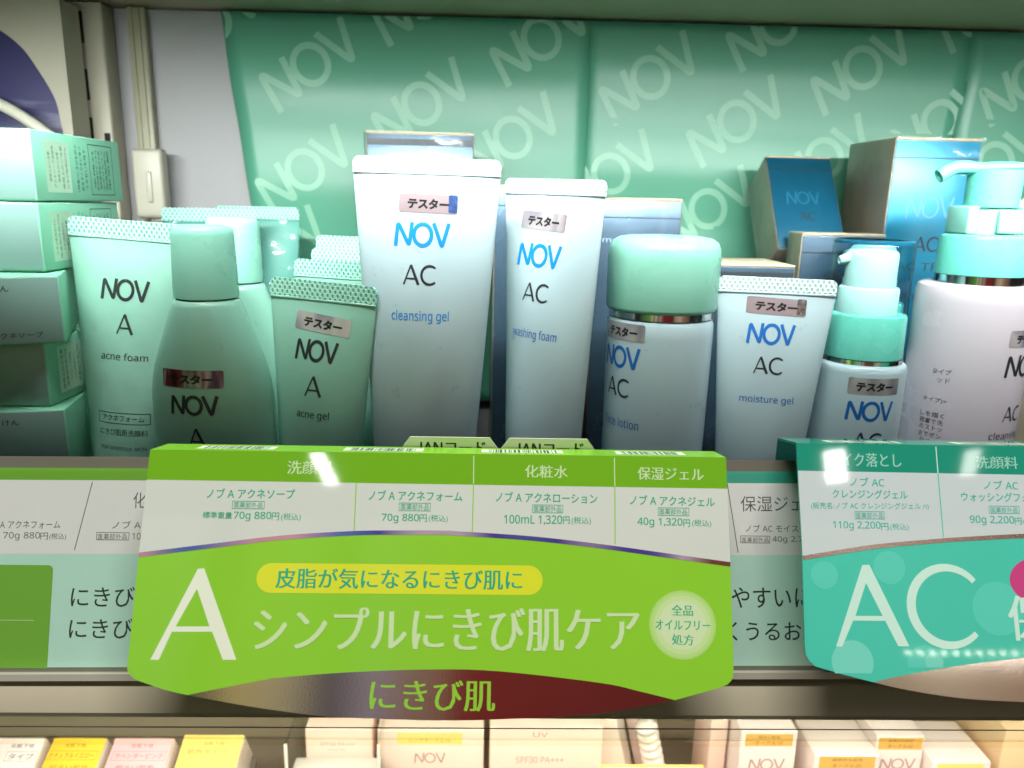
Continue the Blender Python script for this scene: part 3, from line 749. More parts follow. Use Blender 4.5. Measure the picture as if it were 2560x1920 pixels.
# ================================================================ soap boxes at the left
SOAP_F = M('silvery_mint_card', (132, 168, 160), .34, .12, vary=.08, vscale=30)
SOAP_S = M('mint_card', (138, 206, 176), .45, vary=.05, vscale=40)
PALELAB = M('pale_label', (190, 226, 198), .5)
def soap(label, corner, rz, z0, z1, printed, wd=66, dp=66):
    t = thing('soap_box', label, 'soap box', (corner[0], corner[1], z0), (0, 0, rz), 'stacked soap boxes')
    h = z1-z0-.25
    box('carton_body', -wd, 0, 0, dp, 0, h, SOAP_S, t, bev=.6)
    box('front_panel', -wd+.7, -.7, -.15, .4, .7, h-.7, SOAP_F, t, bev=.1)
    rs = lambda u, v, o: (o+.02, u, v)             # right side face, u = depth
    if printed:
        ink('label_patch', [poly(rrect(16, h*.50, 17, h*.74, .6))], PALELAB, t, rs, .06)
        blocks = []
        rnd = random.Random(int(z0))
        for k in range(5):
            L_ = h*.66*rnd.uniform(.6, 1); v, f, nw = text(rnd.choice(['アクネソープ洗顔用', 'にきび肌用石けん', '使用上のご注意', '医薬部外品70g']))
            blocks += placed([(v, f, 0)], 10.2+k*2.9, h*.5, L_, 1.5, 90)
        for k in range(3):
            v, f, nw = text(['<特長>にきびを防ぐ', '肌をすこやかに保つ', 'うるおいを残す'][k]); blocks += placed([(v, f, 0)], 29.5+k*3.2, h*.5, h*(.72-.05*k), 1.9, 90)
        for k in range(6):
            v, f, nw = text(['全成分', '有効成分グリチル', '香料無添加その他', '水グリセリン', '製造販売元', '東京都'][k]); blocks += placed([(v, f, 0)], 42.5+k*2.5, h*.5, h*(.62+.03*(k % 2)), 1.5, 90)
        blocks.append(frame(49, h*.5, 19.5, h*.80, .3))
        ink('lettering', blocks, DARK_INK, t, rs, .1)
    else:
        ink('lettering', T('アクネソープ', -15, h*.14, 16, 2.0)+T('せっけん', -22, h*.82, 12, 2.2), DARK_INK, t, front(-.2), .05)
    return t
soap('topmost mint soap box of the stack, boxed small print on its side', (-166.5, 6, 146), 0, 146.2, 171.8, True)
soap('second soap box from the top, small print behind the wrapped tube', (-165.5, 4, 121), 2.5, 120.8, 146.0, True)
soap('third soap box from the top, turned to face forward', (-157.5, -2, 96), 23, 95.6, 120.6, False)
soap('fourth soap box from the top, in shadow', (-167.0, 0, 70), 0, 70.4, 95.4, True)
soap('fifth soap box from the top, low in the shadow', (-161.0, -2, 45), 12, 45.2, 70.2, False)
soap('lowest soap box of the stack, hidden behind the price strip', (-166.0, 0, 20), 3, .2, 45.0, False)

# ================================================================ hanging signs (local x = along shelf, y = up the slope, z = out of the sheet)
GREEN_TEXT = [
    ('洗顔料', 'pale', -40.1, -4.89, 13.8, 4.13, 0.0),
    ('化粧水', 'pale', 32.8, -5.16, 13.2, 3.91, -0.47),
    ('保湿ジェル', 'pale', 71.6, -5.38, 20.6, 4.02, -0.3),
    ('ノブ A アクネソープ', 'teal', -57.5, -12.98, 26.6, 2.93, 0.23),
    ('医薬部外品', 'thin', -58.1, -16.46, 8.6, 1.63, -0.72),
    ('標準重量', 'teal', -67.2, -19.61, 8.8, 1.96, -0.71),
    ('70g 880', 'teal', -56.65, -19.88, 11.3, 2.82, 0.0),
    ('円', 'teal', -49.7, -19.77, 2.2, 2.28, 0.0),
    ('(税込)', 'thin', -45.0, -19.99, 6.0, 2.39, 0.0),
    ('ノブ A アクネフォーム', 'teal', -7.4, -13.04, 28.6, 3.04, 0.0),
    ('医薬部外品', 'thin', -7.5, -16.46, 8.6, 1.85, -0.72),
    ('70g 880', 'teal', -11.85, -19.99, 11.3, 2.82, 0.0),
    ('円', 'teal', -4.9, -19.83, 2.2, 2.28, 2.83),
    ('(税込)', 'thin', -0.25, -19.93, 5.9, 2.28, -1.05),
    ('ノブ A アクネローション', 'teal', 32.95, -13.14, 31.3, 3.04, -0.4),
    ('医薬部外品', 'thin', 33.25, -16.57, 8.5, 1.85, -0.73),
    ('100mL 1,320', 'teal', 28.8, -19.99, 17.8, 2.93, 0.0),
    ('円', 'teal', 39.0, -19.93, 2.0, 2.28, 3.11),
    ('(税込)', 'thin', 43.6, -20.1, 6.0, 2.39, 0.0),
    ('ノブ A アクネジェル', 'teal', 71.95, -13.63, 26.3, 2.93, -0.71),
    ('医薬部外品', 'thin', 72.2, -17.0, 8.6, 1.74, -0.72),
    ('40g 1,320', 'teal', 67.95, -20.37, 13.9, 2.93, -0.45),
    ('円', 'teal', 76.2, -20.42, 2.0, 2.28, 0.0),
    ('(税込)', 'thin', 80.9, -20.48, 6.0, 2.28, -1.04),
    ('皮脂が気になるにきび肌に', 'mincho_teal', -11.4, -37.97, 73.8, 5.87, 0.08),
    ('シンプルにきび肌ケア', 'mincho_pale', 3.55, -52.53, 114.7, 12.71, 0.38),
    ('全品', 'mincho_teal', 74.2, -46.44, 6.4, 3.15, -0.97),
    ('オイルフリー', 'mincho_teal', 74.25, -50.73, 16.5, 2.82, -0.75),
    ('処方', 'mincho_teal', 74.15, -54.97, 6.5, 3.04, -1.91),
    ('にきび肌', 'mincho_green', -0.55, -71.32, 36.5, 8.58, -0.17),
]
GREEN_OUT = [(-89.1, 0.43), (-90.0, -31.18), (-90.1, -64.2), (-89.6, -65.29), (-88.8, -66.27), (-87.6, -67.14), (-86.0, -67.79), (-79.1, -69.96), (-72.1, -71.48), (-54.0, -74.52), (-35.8, -76.81), (-23.8, -77.57), (1.6, -78.22), (22.8, -77.67), (49.0, -76.05), (71.4, -72.24), (83.8, -68.98), (87.2, -67.79), (88.4, -66.7), (89.1, -65.29), (89.3, -61.92), (89.4, -32.7), (89.2, -0.87)]
GREEN_FOILTOP = [(-72.1, -71.48), (-63.4, -69.74), (-50.0, -67.14), (-45.5, -66.49), (-26.5, -64.96), (-3.0, -63.99), (18.3, -64.31), (49.0, -67.46), (61.0, -69.85), (71.4, -72.24)]
GREEN_STRIPE = [(-89.8, -31.61), (-65.9, -28.46), (-47.0, -26.07), (-25.8, -24.55), (-11.8, -24.23), (0.4, -24.12), (6.5, -24.33), (28.1, -25.53), (49.7, -27.7), (71.3, -30.42), (89.4, -32.7)]
GREEN_BIGA = [(-71.8, -35.52), (-69.9, -35.42), (-58.5, -61.6), (-62.5, -61.6), (-66.2, -53.67), (-78.0, -53.77), (-81.1, -61.71), (-83.6, -61.71), (-71.6, -41.39), (-67.1, -52.15), (-77.0, -52.25)]
GREEN_BOXES = [
    ('', 't', -58.1, -16.46, 9.8, 2.39, 0.64),
    ('', 't', -7.55, -16.46, 9.7, 2.5, 0.64),
    ('', 't', 33.25, -16.57, 9.5, 2.5, 0.66),
    ('', 't', 72.25, -17.0, 9.7, 2.5, 0.64),
]
TEAL_TEXT = [
    ('メイク落とし', 'pale', 21.75, -5.05, 22.7, 4.35, -0.27),
    ('洗顔料', 'pale', 63.75, -5.32, 13.5, 3.91, 0.0),
    ('ノブ AC', 'teal', 21.8, -11.9, 10.8, 2.72, -0.58),
    ('クレンジングジェル', 'teal', 22.45, -15.7, 23.7, 2.72, -0.26),
    ('(販売名:ノブ AC クレンジングジェル n)', 'thin', 22.2, -19.45, 37.2, 2.28, 0.33),
    ('医薬部外品', 'thin', 21.9, -22.27, 8.6, 1.74, 0.0),
    ('110g 2,200', 'teal', 17.65, -25.53, 14.9, 2.82, 0.0),
    ('円', 'teal', 26.45, -25.64, 2.3, 2.17, 0.0),
    ('(税込)', 'thin', 31.05, -25.75, 5.9, 2.17, 0.0),
    ('ノブ AC', 'teal', 64.45, -12.33, 10.9, 2.72, -0.57),
    ('ウォッシングフォーム', 'teal', 65.05, -16.13, 27.3, 2.82, -0.23),
    ('医薬部外品', 'thin', 64.7, -20.1, 8.6, 1.63, 0.0),
    ('90g 2,200', 'teal', 60.6, -23.41, 14.0, 2.93, -0.44),
    ('円', 'teal', 68.9, -23.47, 2.2, 2.06, 0.0),
    ('(税込)', 'thin', 73.3, -23.57, 5.8, 2.17, 0.0),
    ('保湿', 'mincho_pale', 74.3, -52.69, 22.2, 13.36, 0.56),
]
TEAL_BOXES = [
    ('', 't', 21.9, -22.22, 9.4, 2.39, 0.66),
    ('', 't', 64.75, -20.04, 9.7, 2.39, 0.64),
]
TEAL_OUT = [(0.1, 0.0), (0.2, -35.09), (-0.7, -60.62), (-0.4, -63.77), (0.6, -65.72), (2.4, -67.25), (10.7, -69.53), (19.8, -71.7), (27.8, -73.44), (38.5, -75.18), (49.3, -76.37), (65.3, -77.13)]
TEAL_FOIL = [(19.8, -71.7), (28.1, -69.85), (39.1, -67.9), (50.2, -66.27), (66.6, -64.42)]
TEAL_STRIPE = [(0.2, -35.42), (14.0, -33.13), (25.3, -31.5), (42.2, -29.87), (55.3, -28.9), (70.3, -28.03)]
TEAL_A = [(18.6, -37.37), (20.8, -37.26), (31.5, -61.27), (28.1, -61.27), (24.6, -53.88), (14.7, -53.88), (10.9, -61.49), (9.0, -61.49), (19.4, -42.69), (23.9, -52.47), (15.5, -52.47)]
STRIP_TEXT = [
    ('化', 'dark', -113.67, -12.67, 4.05, 5.05, 0.45),
    ('A アクネフォーム', 'dark', -148.15, -20.92, 19.1, 2.42, 0.63),
    ('70g 880', 'dark', -150.65, -24.66, 11.7, 2.63, 0.51),
    ('円', 'dark', -143.5, -24.55, 2.4, 2.21, 2.51),
    ('(税込)', 'dark', -139.15, -24.66, 5.3, 2.21, 1.14),
    ('ノブ A ア', 'dark', -115.45, -20.61, 13.1, 2.42, 0.72),
    ('医薬部外品', 'dark', -121.75, -24.45, 9.3, 1.79, 0.65),
    ('100', 'dark', -113.31, -24.24, 4.18, 2.1, 0.79),
    ('にきび', 'bold', -123.74, -43.64, 20.11, 6.31, 0.45),
    ('にきび', 'bold', -123.78, -53.62, 20.04, 6.2, 0.45),
    ('保湿ジェ', 'dark', 93.84, -11.41, 20.88, 5.05, 0.69),
    ('ノブ AC モイスチ', 'dark', 95.17, -19.45, 20.34, 2.31, 0.53),
    ('医薬部外品', 'dark', 88.2, -23.29, 9.0, 1.58, 0.67),
    ('40g 2,7', 'dark', 98.97, -23.18, 10.14, 2.31, 0.46),
    ('やすいに', 'bold', 93.4, -42.01, 26.4, 6.62, 0.68),
    ('くうるお', 'bold', 90.85, -52.94, 24.5, 5.99, 0.25),
]
GL = dict(rough=.04, spec=.5)
G_BASE = M('lime_gloss_print', (136, 200, 52), vary=.03, vscale=20, **GL)
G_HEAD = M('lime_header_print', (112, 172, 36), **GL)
G_WHITE = M('milky_white_print', (204, 211, 203), vary=.02, vscale=20, **GL)
G_YEL = M('yellow_pill_print', (212, 220, 52), **GL)
G_PALE = M('pale_lime_print', (196, 222, 170), **GL)
G_TEALINK = M('teal_ink', (40, 168, 130), **GL)
G_GREENINK = M('lime_ink', (140, 196, 60), **GL)
T_BASE = M('teal_gloss_print', (66, 194, 172), vary=.05, vscale=18, **GL)
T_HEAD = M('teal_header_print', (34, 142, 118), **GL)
T_PALE = M('pale_teal_print', (196, 232, 218), **GL)
T_BOK1 = M('bokeh_print', (84, 202, 182), **GL)
T_BOK2 = M('bokeh_pale_print', (112, 208, 190), **GL)
T_PINK = M('magenta_print', (196, 64, 128), **GL)
T_WHITE = M('cool_white_print', (196, 208, 210), **GL)
T_INK = M('bright_teal_ink', (52, 182, 160), **GL)
FOIL_L = M('mirror_foil', (206, 198, 192), .09, 1.0, vary=.05, vscale=30, bump=.02, bscale=1400)
RAINBOW = foil('rainbow_foil', [(.30, (214, 164, 90)), (.40, (206, 150, 176)), (.47, (90, 110, 180)), (.53, (80, 70, 160)), (.6, (196, 176, 200)), (.72, (120, 70, 64))], 16, .24, .08, metal=.35)
FLAP_G = M('lime_flap', (122, 184, 48), rough=.2)
BAR_W = M('barcode_white', (206, 220, 196), .3)
BAR_K = M('barcode_black', (40, 66, 44), .35)
INKS = {'pale': G_PALE, 'teal': G_TEALINK, 'thin': G_TEALINK, 'mincho_teal': G_TEALINK, 'mincho_pale': G_PALE, 'mincho_green': G_GREENINK}
def plate(name, outline, z0, z1, mat, parent, fn=None):
    n = len(outline); tri = poly(outline)[1]
    fn = fn or (lambda x, y, z: (x, y, z))
    # make the front face point along +z
    ar = sum(outline[i][0]*outline[(i+1) % n][1]-outline[(i+1) % n][0]*outline[i][1] for i in range(n))
    vs = [fn(x, y, z1) for x, y in outline]+[fn(x, y, z0) for x, y in outline]
    fs = [tuple(f) for f in tri]+[tuple(n+i for i in reversed(f)) for f in tri]+[(i, n+i, n+(i+1) % n, (i+1) % n) for i in range(n)]
    o = link(name, vs, fs, mat, parent)
    bm = bmesh.new(); bm.from_mesh(o.data); bmesh.ops.recalc_face_normals(bm, faces=bm.faces[:]); bm.to_mesh(o.data); bm.free()
    return o
def band(path, wd, up):      # polygon following a path, offset by wd to one side
    return [(x, y) for x, y in path]+[(x, y+up*wd) for x, y in reversed(path)]
def lay(entries, style, inks, parent, nm, z=.16, weights={}):
    sh = []
    for s, st, cx, cy, wd, ht, ang in entries:
        if st != style: continue
        if st.startswith('mincho'): sh = T(s, cx, cy, wd, ht, ang, mincho=True)
        else: sh = T(s, cx, cy, wd, ht, ang, {'teal': .012, 'pale': .014, 'thin': 0, 'dark': -.004, 'bold': .004}.get(st, 0))
        ink(nm, sh, inks[style], parent, flat, z)
def barcode(parent, cx, wd, fn, seed):
    r = random.Random(seed)
    bp = ink('barcode', [poly([(cx-wd/2, 3.2), (cx+wd/2, 3.2), (cx+wd/2, 9.6), (cx-wd/2, 9.6)])], BAR_W, parent, fn, .10)
    bars = []; x = cx-wd/2+wd*.09
    while x < cx+wd/2-wd*.09:
        b = r.choice((.25, .25, .5, .75)); bars.append(poly([(x, 3.7), (x+b, 3.7), (x+b, 9.1), (x, 9.1)])); x += b+r.choice((.3, .3, .55, .8))
    ink('bars', bars, BAR_K, bp, fn, .16)

SHG = [(x, y) for x, y in GREEN_OUT]
gs = thing('hanging_sign', 'lime green hanging sign with a large white letter A', 'sign', (-15.3, -58.3, 73.5), (67, 0, 0), 'hanging product line signs')
L_, R_ = -89.3, 89.3
bot = spline(GREEN_OUT[7:16], 4)
out = [(L_+.2, 0), (L_-.4, -31.2), (L_-.8, -64.2)]+GREEN_OUT[3:7]+bot+GREEN_OUT[16:20]+[(R_, -61.9), (R_+.1, -32.7), (R_-.1, 0)]
plate('plate', out, -.8, 0, G_BASE, gs)
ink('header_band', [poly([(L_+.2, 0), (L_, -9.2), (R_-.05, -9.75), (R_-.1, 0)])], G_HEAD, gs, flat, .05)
st = spline([(L_-.4, -31.6)]+GREEN_STRIPE[1:-1]+[(R_+.1, -32.7)], 5)
ink('price_panel', [poly([(L_, -9.2)]+st+[(R_-.05, -9.75)])], G_WHITE, gs, flat, .05)
ink('foil_stripe', [(*ribbon(st, 1.3), 0)], RAINBOW, gs, flat, .12)
ft = spline(GREEN_FOILTOP, 5); fb = spline(GREEN_OUT[8:16], 5)
fo = ink('foil_lens', [poly(ft+list(reversed(fb))[1:-1])], FOIL_L, gs, flat, .06)
lay(GREEN_TEXT, 'mincho_green', INKS, fo, 'lettering', .12)
pl = ink('yellow_pill', [poly(rrect(-11.2, -38.0, 86, 8.7, 4.3, 0, 8))], G_YEL, gs, flat, .06)
ds = ink('round_badge', [poly([(74.2+10.15*math.cos(2*math.pi*k/48), -50.7+10.1*math.sin(2*math.pi*k/48)) for k in range(48)])], M('badge_edge_print', (168, 212, 116), **GL), gs, flat, .06)
for rr, col, nm, zz in ((9.5, (178, 216, 134), 'badge_mid_print', .08), (8.6, (190, 220, 154), 'badge_light_print', .10), (7.2, (200, 222, 176), 'badge_white_print', .12)):
    ink('badge_tint', [poly([(74.2+rr*math.cos(2*math.pi*k/40), -50.7+rr*math.sin(2*math.pi*k/40)) for k in range(40)])], M(nm, col, **GL), ds, flat, zz)
ink('letter', [polyhole(GREEN_BIGA[:8], GREEN_BIGA[8:])], M('milky_letter_print', (226, 234, 214), **GL), gs, flat, .08)
for stl, nm in (('pale', 'lettering'), ('teal', 'lettering'), ('thin', 'lettering'), ('mincho_teal', 'lettering'), ('mincho_pale', 'lettering')): lay(GREEN_TEXT, stl, INKS, gs, nm)
for e in GREEN_BOXES: ink('text_frame', [frame(*e[2:6], .16)], G_TEALINK, gs, flat, .16)
for q in ((*ribbon([(10.2, -.6), (10.3, -9.2)], .32), 0), (*ribbon([(54.05, -.6), (54.1, -9.5)], .32), 0),): ink('divider_line', [q], G_PALE, gs, flat, .14)
for q in ((*ribbon([(-25.7, -9.1), (-25.7, -23.9)], .32), 0), (*ribbon([(10.3, -9.3), (10.2, -23.8)], .32), 0), (*ribbon([(54.1, -9.6), (54.0, -26.9)], .32), 0),): ink('divider_line', [q], G_BASE, gs, flat, .14)
# folded flap running back from the top edge (slightly down) : direction in the sign's frame
ca, sa = math.cos(rad(23)), math.sin(rad(23))
def flap_fn(drop):
    dy, dz = math.cos(drop), -math.sin(drop)            # world back / up components
    ly = dy*sa+dz*ca; lz = -dy*ca+dz*sa                  # into local y, z
    ny, nz = -lz, ly
    return lambda u, v, o: (u, v*ly+o*ny, v*lz+o*nz)
ff = flap_fn(rad(10))
plate('top_flap', [(L_+.3, .05), (R_-.2, .05), (R_-.2, 12.8), (L_+.3, 12.8)], -.7, 0, FLAP_G, gs, ff)
for k, (cx, wd) in enumerate(((-64.5, 24), (-18.5, 25), (25.5, 26), (66.5, 22))): barcode(gs, cx, wd, ff, k)

# ---- teal sign, running out of the picture on the right
ts = thing('hanging_sign', 'teal hanging sign with large letters AC, cut by the right edge', 'sign', (96.4, -56.5, 78), (67, 0, 0), 'hanging product line signs')
W_ = 178.5
mir = lambda pts: [(W_-x, y) for x, y in reversed(pts)]
b1 = TEAL_OUT[3:6]+spline(TEAL_OUT[6:]+[(89.2, -78.0)], 4)
out = [(.1, 0), (.1, -35), (-.5, -60.6)]+b1
out = out+mir(out)[1:]
plate('plate', out, -.8, 0, T_BASE, ts)
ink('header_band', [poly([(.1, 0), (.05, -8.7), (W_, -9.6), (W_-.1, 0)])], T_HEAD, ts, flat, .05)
stp = spline(TEAL_STRIPE+[(89.2, -27.4)], 5); stp = stp+mir(stp)[1:]
ink('price_panel', [poly([(.05, -8.7)]+stp+[(W_, -9.6)])], T_WHITE, ts, flat, .05)
ink('foil_stripe', [(*ribbon(stp, 1.3), 0)], M('silver_stripe_foil', (206, 186, 184), .2, 1.0, bump=.05, bscale=900), ts, flat, .12)
ftp = spline(TEAL_FOIL+[(89.2, -62.6)], 5); ftp = ftp+mir(ftp)[1:]
fbt = spline(TEAL_OUT[7:]+[(89.2, -78.0)], 4); fbt = fbt+mir(fbt)[1:]
ink('foil_lens', [poly(ftp+list(reversed(fbt))[1:-1])], FOIL_L, ts, flat, .06)
for (cx, cy, rr, mt, zz) in ((6.6, -40.4, 4.2, T_BOK1, .05), (13.8, -66.0, 6.4, T_BOK2, .05), (36.2, -66.5, 5.6, T_BOK1, .05), (38.8, -65.6, 2.8, T_BOK2, .07), (60, -50, 8, T_BOK1, .05), (27, -38, 5, T_BOK1, .05)):
    ink('bokeh_spot', [poly([(cx+rr*math.cos(2*math.pi*k/36), cy+rr*math.sin(2*math.pi*k/36)) for k in range(36)])] if cy-rr > -69 or cx > 30 or True else [], mt, ts,
        (lambda cx_: (lambda u, v, o: (u, max(v, -69.2 if cx_ < 20 else -67.4), o)))(cx), zz)
ink('magenta_badge', [poly([(74.4+10*math.cos(2*math.pi*k/40), -41.6+7.2*math.sin(2*math.pi*k/40)) for k in range(40)])], T_PINK, ts, flat, .08)
ink('letter', [polyhole(TEAL_A[:8], TEAL_A[8:])], T_PALE, ts, flat, .09)
pc = [(44.4+11.4*math.cos(rad(a)), -49.4+11.5*math.sin(rad(a))) for a in range(40, 322, 6)]
ink('letter', [(*ribbon(pc, [1.7+1.1*math.sin(math.pi*i/(len(pc)-1)) for i in range(len(pc))]), 0)], T_PALE, ts, flat, .09)
INK2 = {'pale': M('pale_header_ink', (150, 206, 190), **GL), 'teal': T_INK, 'thin': T_INK, 'mincho_pale': T_PALE}
for stl in INK2: lay(TEAL_TEXT, stl, INK2, ts, 'lettering')
for e in TEAL_BOXES: ink('text_frame', [frame(*e[2:6], .16)], T_INK, ts, flat, .16)
for q in ((*ribbon([(44.6, -.6), (44.6, -8.9)], .32), 0),): ink('divider_line', [q], T_PALE, ts, flat, .14)
for q in ((*ribbon([(44.6, -9.1), (44.7, -28.6)], .32), 0),): ink('divider_line', [q], T_BASE, ts, flat, .14)
ff2 = flap_fn(rad(12))
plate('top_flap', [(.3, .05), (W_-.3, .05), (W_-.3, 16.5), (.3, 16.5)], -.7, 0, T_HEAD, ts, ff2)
for k, (cx, wd) in enumerate(((24, 24), (66, 24))): barcode(ts, cx, wd, ff2, k+9)
TFILM = film('teal_clear_tab', (70, 150, 132), .7, .08)
y0, z0 = ff2(0, 16.5, 0)[1:]
# rear tab hanging straight down (world down = -ca*y', ...)
dn = lambda q: (y0-q*ca, z0-q*sa)
link('rear_tab', [(.3, y0, z0), (W_-.3, y0, z0), (W_-.3, *dn(22)), (.3, *dn(22))], [(0, 1, 2, 3)], TFILM, ts)

# ---- small JAN code cards standing behind the green flap
CARD = M('ivory_card', (214, 214, 196), .5)
for x0, x1, lb in ((-28.9, 2.4, 'ivory code card behind the green flap, left one'), (3.6, 34.4, 'ivory code card behind the green flap, right one')):
    t = thing('code_card', lb, 'card', ((x0+x1)/2, -44.6, 53), (0, 0, 0), 'code cards')
    h2 = (x1-x0)/2
    plate('card', [(-h2, 0), (h2, 0), (h2, 18.0), (h2-2.6, 21.6), (-h2+2.6, 21.6), (-h2, 18.0)], 0, .5, CARD, t, lambda x, y, z: (x, -z, y))
    ink('lettering', T('JANコード', .6, 17.6, 22, 5.2, 0, .02), BLACK_INK, t, front(-.5), .06)

# ---- price strip on the sloping rail
ps = thing('price_strip', 'white and mint printed price strip in a clear rail behind the signs', 'price strip', (0, -45, 65), (72, 0, 0))
S_ = lambda u, v, o: (u, v+.008*u, o)
PAPER = M('strip_white_paper', (240, 235, 237), .42, vary=.02); MINTP = M('strip_mint_paper', (196, 234, 222), .42, vary=.03)
plate('backing', [(-780, -67), (780, -67), (780, 2.2), (-780, 2.2)], -1.6, 0, M('rail_grey', (120, 114, 104), .35, vary=.05), ps, S_)
ink('white_band', [poly([(-780, -29), (780, -29), (780, -5.4), (-780, -5.4)])], PAPER, ps, S_, .05)
ink('mint_band', [poly([(-780, -64.7), (780, -64.7), (780, -29), (-780, -29)])], MINTP, ps, S_, .05)
ink('header_band', [poly([(-780, -5.4), (0, -5.4), (0, -1.5), (-780, -1.5)])], M('strip_green', (118, 176, 58), .35), ps, S_, .05)
ink('header_band', [poly([(0, -5.4), (780, -5.4), (780, -1.5), (0, -1.5)])], M('strip_teal', (64, 166, 146), .35), ps, S_, .05)
SI = {'dark': M('strip_grey_ink', (84, 82, 84), .45), 'bold': M('strip_dark_ink', (46, 50, 50), .45)}
for k in SI: lay(STRIP_TEXT, k, SI, ps, 'lettering', .12)
for e in ((-121.65, -24.34, 10.5, 2.5), (88.15, -23.18, 9.9, 2.4)): ink('text_frame', [frame(*e, .16)], SI['dark'], ps, flat, .12)
for q in ((*ribbon([(-129.1, -6.9), (-133.6, -28.9)], .25), 0), (*ribbon([(79.0, -4.9), (82.4, -27.5)], .25), 0),): ink('divider_line', [q], SI['dark'], ps, flat, .12)
tabp = ink('green_block', [poly(rrect(-170, -60, 60, 52.5, 1.6))], M('strip_green_block', (124, 180, 66), .4), ps, lambda u, v, o: (u, max(v, -66.1), o), .14)
ink('block_line', [(*ribbon([(-200, -51.2), (-145, -51.2)], .25), 0)], G_PALE, tabp, flat, .2)
# clear holder in front of the paper
cv = link('clear_cover', [S_(x, y, 1.8) for x, y in ((-780, -66), (780, -66), (780, 1.6), (-780, 1.6))], [(0, 1, 2, 3)], CLEAR, ps)
plate('lower_ledge', [(-780, -68.2), (780, -68.2), (780, -66.1), (-780, -66.1)], -1.2, 2.6, M('milky_ledge', (172, 168, 156), .25), ps, S_)

# ================================================================ lower compartment
guard = thing('clear_guard', 'clear acrylic guard strip across the front under the grey shelf lip', 'guard strip', (0, -75.2, -17.2))
box('sheet', -780, 780, -.6, .8, 1.4, 9.3, CLEAR, guard, bev=.4)
box('edge', -780, 780, -1.5, 1.2, 0, 1.3, film('clear_acrylic_edge', (255, 253, 248), .5, .03), guard, bev=.6, seg=4)
box('dark_joint', -780, 780, -1.0, -.75, 6.0, 6.35, M('joint_grey', (66, 60, 56), .4), guard, bev=.08)
CARDW = M('cream_carton', (232, 222, 210), .4, vary=.02)
def lying(label, x0, x1, col, texts, inkc, vtop=7.6):
    t = thing('primer_box', label, 'box', ((x0+x1)/2, 70, -140), (28, 0, 0), 'primer boxes lying in a row')
    w2 = (x1-x0)/2
    box('carton_body', -w2, w2, -62, vtop, -24, -.2, CARDW, t, bev=1.6, seg=3)
    box('front_panel', -w2+.5, w2-.5, -61, vtop-.4, -.6, .02, M('panel_'+label.split()[0], col, .4, vary=.02), t, bev=.1)
    sh = []
    for s_, cx, cy, wd, ht, fr_ in texts:
        sh += T(s_, cx, cy, wd, ht)
        if fr_: sh.append(frame(cx, cy, wd+3, ht+2, .14))
    ink('lettering', sh, inkc, t, flat, .08)
BR = M('brown_print', (150, 112, 60), .4); RD = M('rose_print', (176, 84, 84), .4); GD = M('gold_print', (176, 146, 84), .4)
lying('white primer box at the lower left corner', -268, -236.4, (236, 232, 230), [('化粧下地', 5, 2.9, 12, 2.2, 0), ('タイプ', 6.5, -2.6, 13, 3.0, 1)], DARK_INK)
lying('yellow primer box beside the white one, lower left', -232.8, -204, (246, 212, 72), [('化粧下地', -1.2, 3.4, 11, 2.2, 0), ('ナチュラルイエロー', -1.2, -2.0, 23.5, 2.6, 1), ('明るい肌色', 0, -8, 20, 2.2, 0)], BR)
lying('pink primer box between the yellow and the cream one', -200.4, -168, (244, 196, 202), [('化粧下地', 0, 3.2, 11.5, 2.2, 0), ('ラベンダーピンク', 0, -2.2, 25, 2.8, 1), ('明るい肌色', 0, -8, 20, 2.2, 0)], RD)
lying('cream yellow primer box right of the pink one', -164, -131, (248, 226, 128), [('化粧下地', 1, 4.6, 11, 2.0, 0), ('肌色タイプ', -1.5, .2, 21, 2.8, 0)], GD, 9.5)
tr = thing('display_tray', 'sloping grey tray under the row of primer boxes, lower left', 'tray', (0, 0, -214.9))
wz = [(24, 0), (24, 27.4), (26.6, 24.0), (88.4, 56.9), (88.4, 0)]; n = len(wz)
vs = [(-270, y, z) for y, z in wz]+[(-129, y, z) for y, z in wz]
link('wedge', vs, [(i, (i+1) % n, n+(i+1) % n, n+i) for i in range(n)]+[tuple(range(n)), tuple(range(2*n-1, n-1, -1))], M('tray_grey', (120, 118, 112), .4), tr)
PEACH = M('peach_white_carton', (238, 214, 200), .4, vary=.03); ROSEINK = M('rose_grey_print', (176, 140, 134), .45)
LABY = M('ochre_label', (226, 180, 96), .5); LABL = M('pale_yellow_label', (240, 222, 130), .5); LABINK = M('label_ink', (120, 90, 48), .5)
def upright(label, x0, x1, y, ztop, dp, mat, items, rot=(0, 0, 0), side=None):
    t = thing('foundation_box', label, 'box', ((x0+x1)/2, y, -215), rot, 'boxes in the lower compartment')
    w2 = (x1-x0)/2; h = ztop+215
    box('carton_body', -w2, w2, 0, dp, 0, h, mat, t, bev=.9, seg=2)
    f = front(0)
    for kind, s_, cx, cz, wd, ht, mt in items:
        cx -= (x0+x1)/2; cz += 215
        if kind == 'lab': ink('colour_label', [poly(rrect(cx, cz, wd, ht, .2))], mt, t, f, .06)
        elif kind == 'nov': ink('logo_lettering', NOV(cx, cz, ht, .11, 0, wd/ht), mt, t, f, .1)
        else: ink('lettering', T(s_, cx, cz, wd, ht), mt, t, f, .12)
    return t
upright('peach box inside the clear stand, marked SPF34', -97, -61, 72, -127, 24, PEACH, [('t', 'SPF34 PA+++', -80, -136.5, 19, 2.2, ROSEINK), ('t', 'LIQUID', -80, -140, 9, 1.2, ROSEINK)])
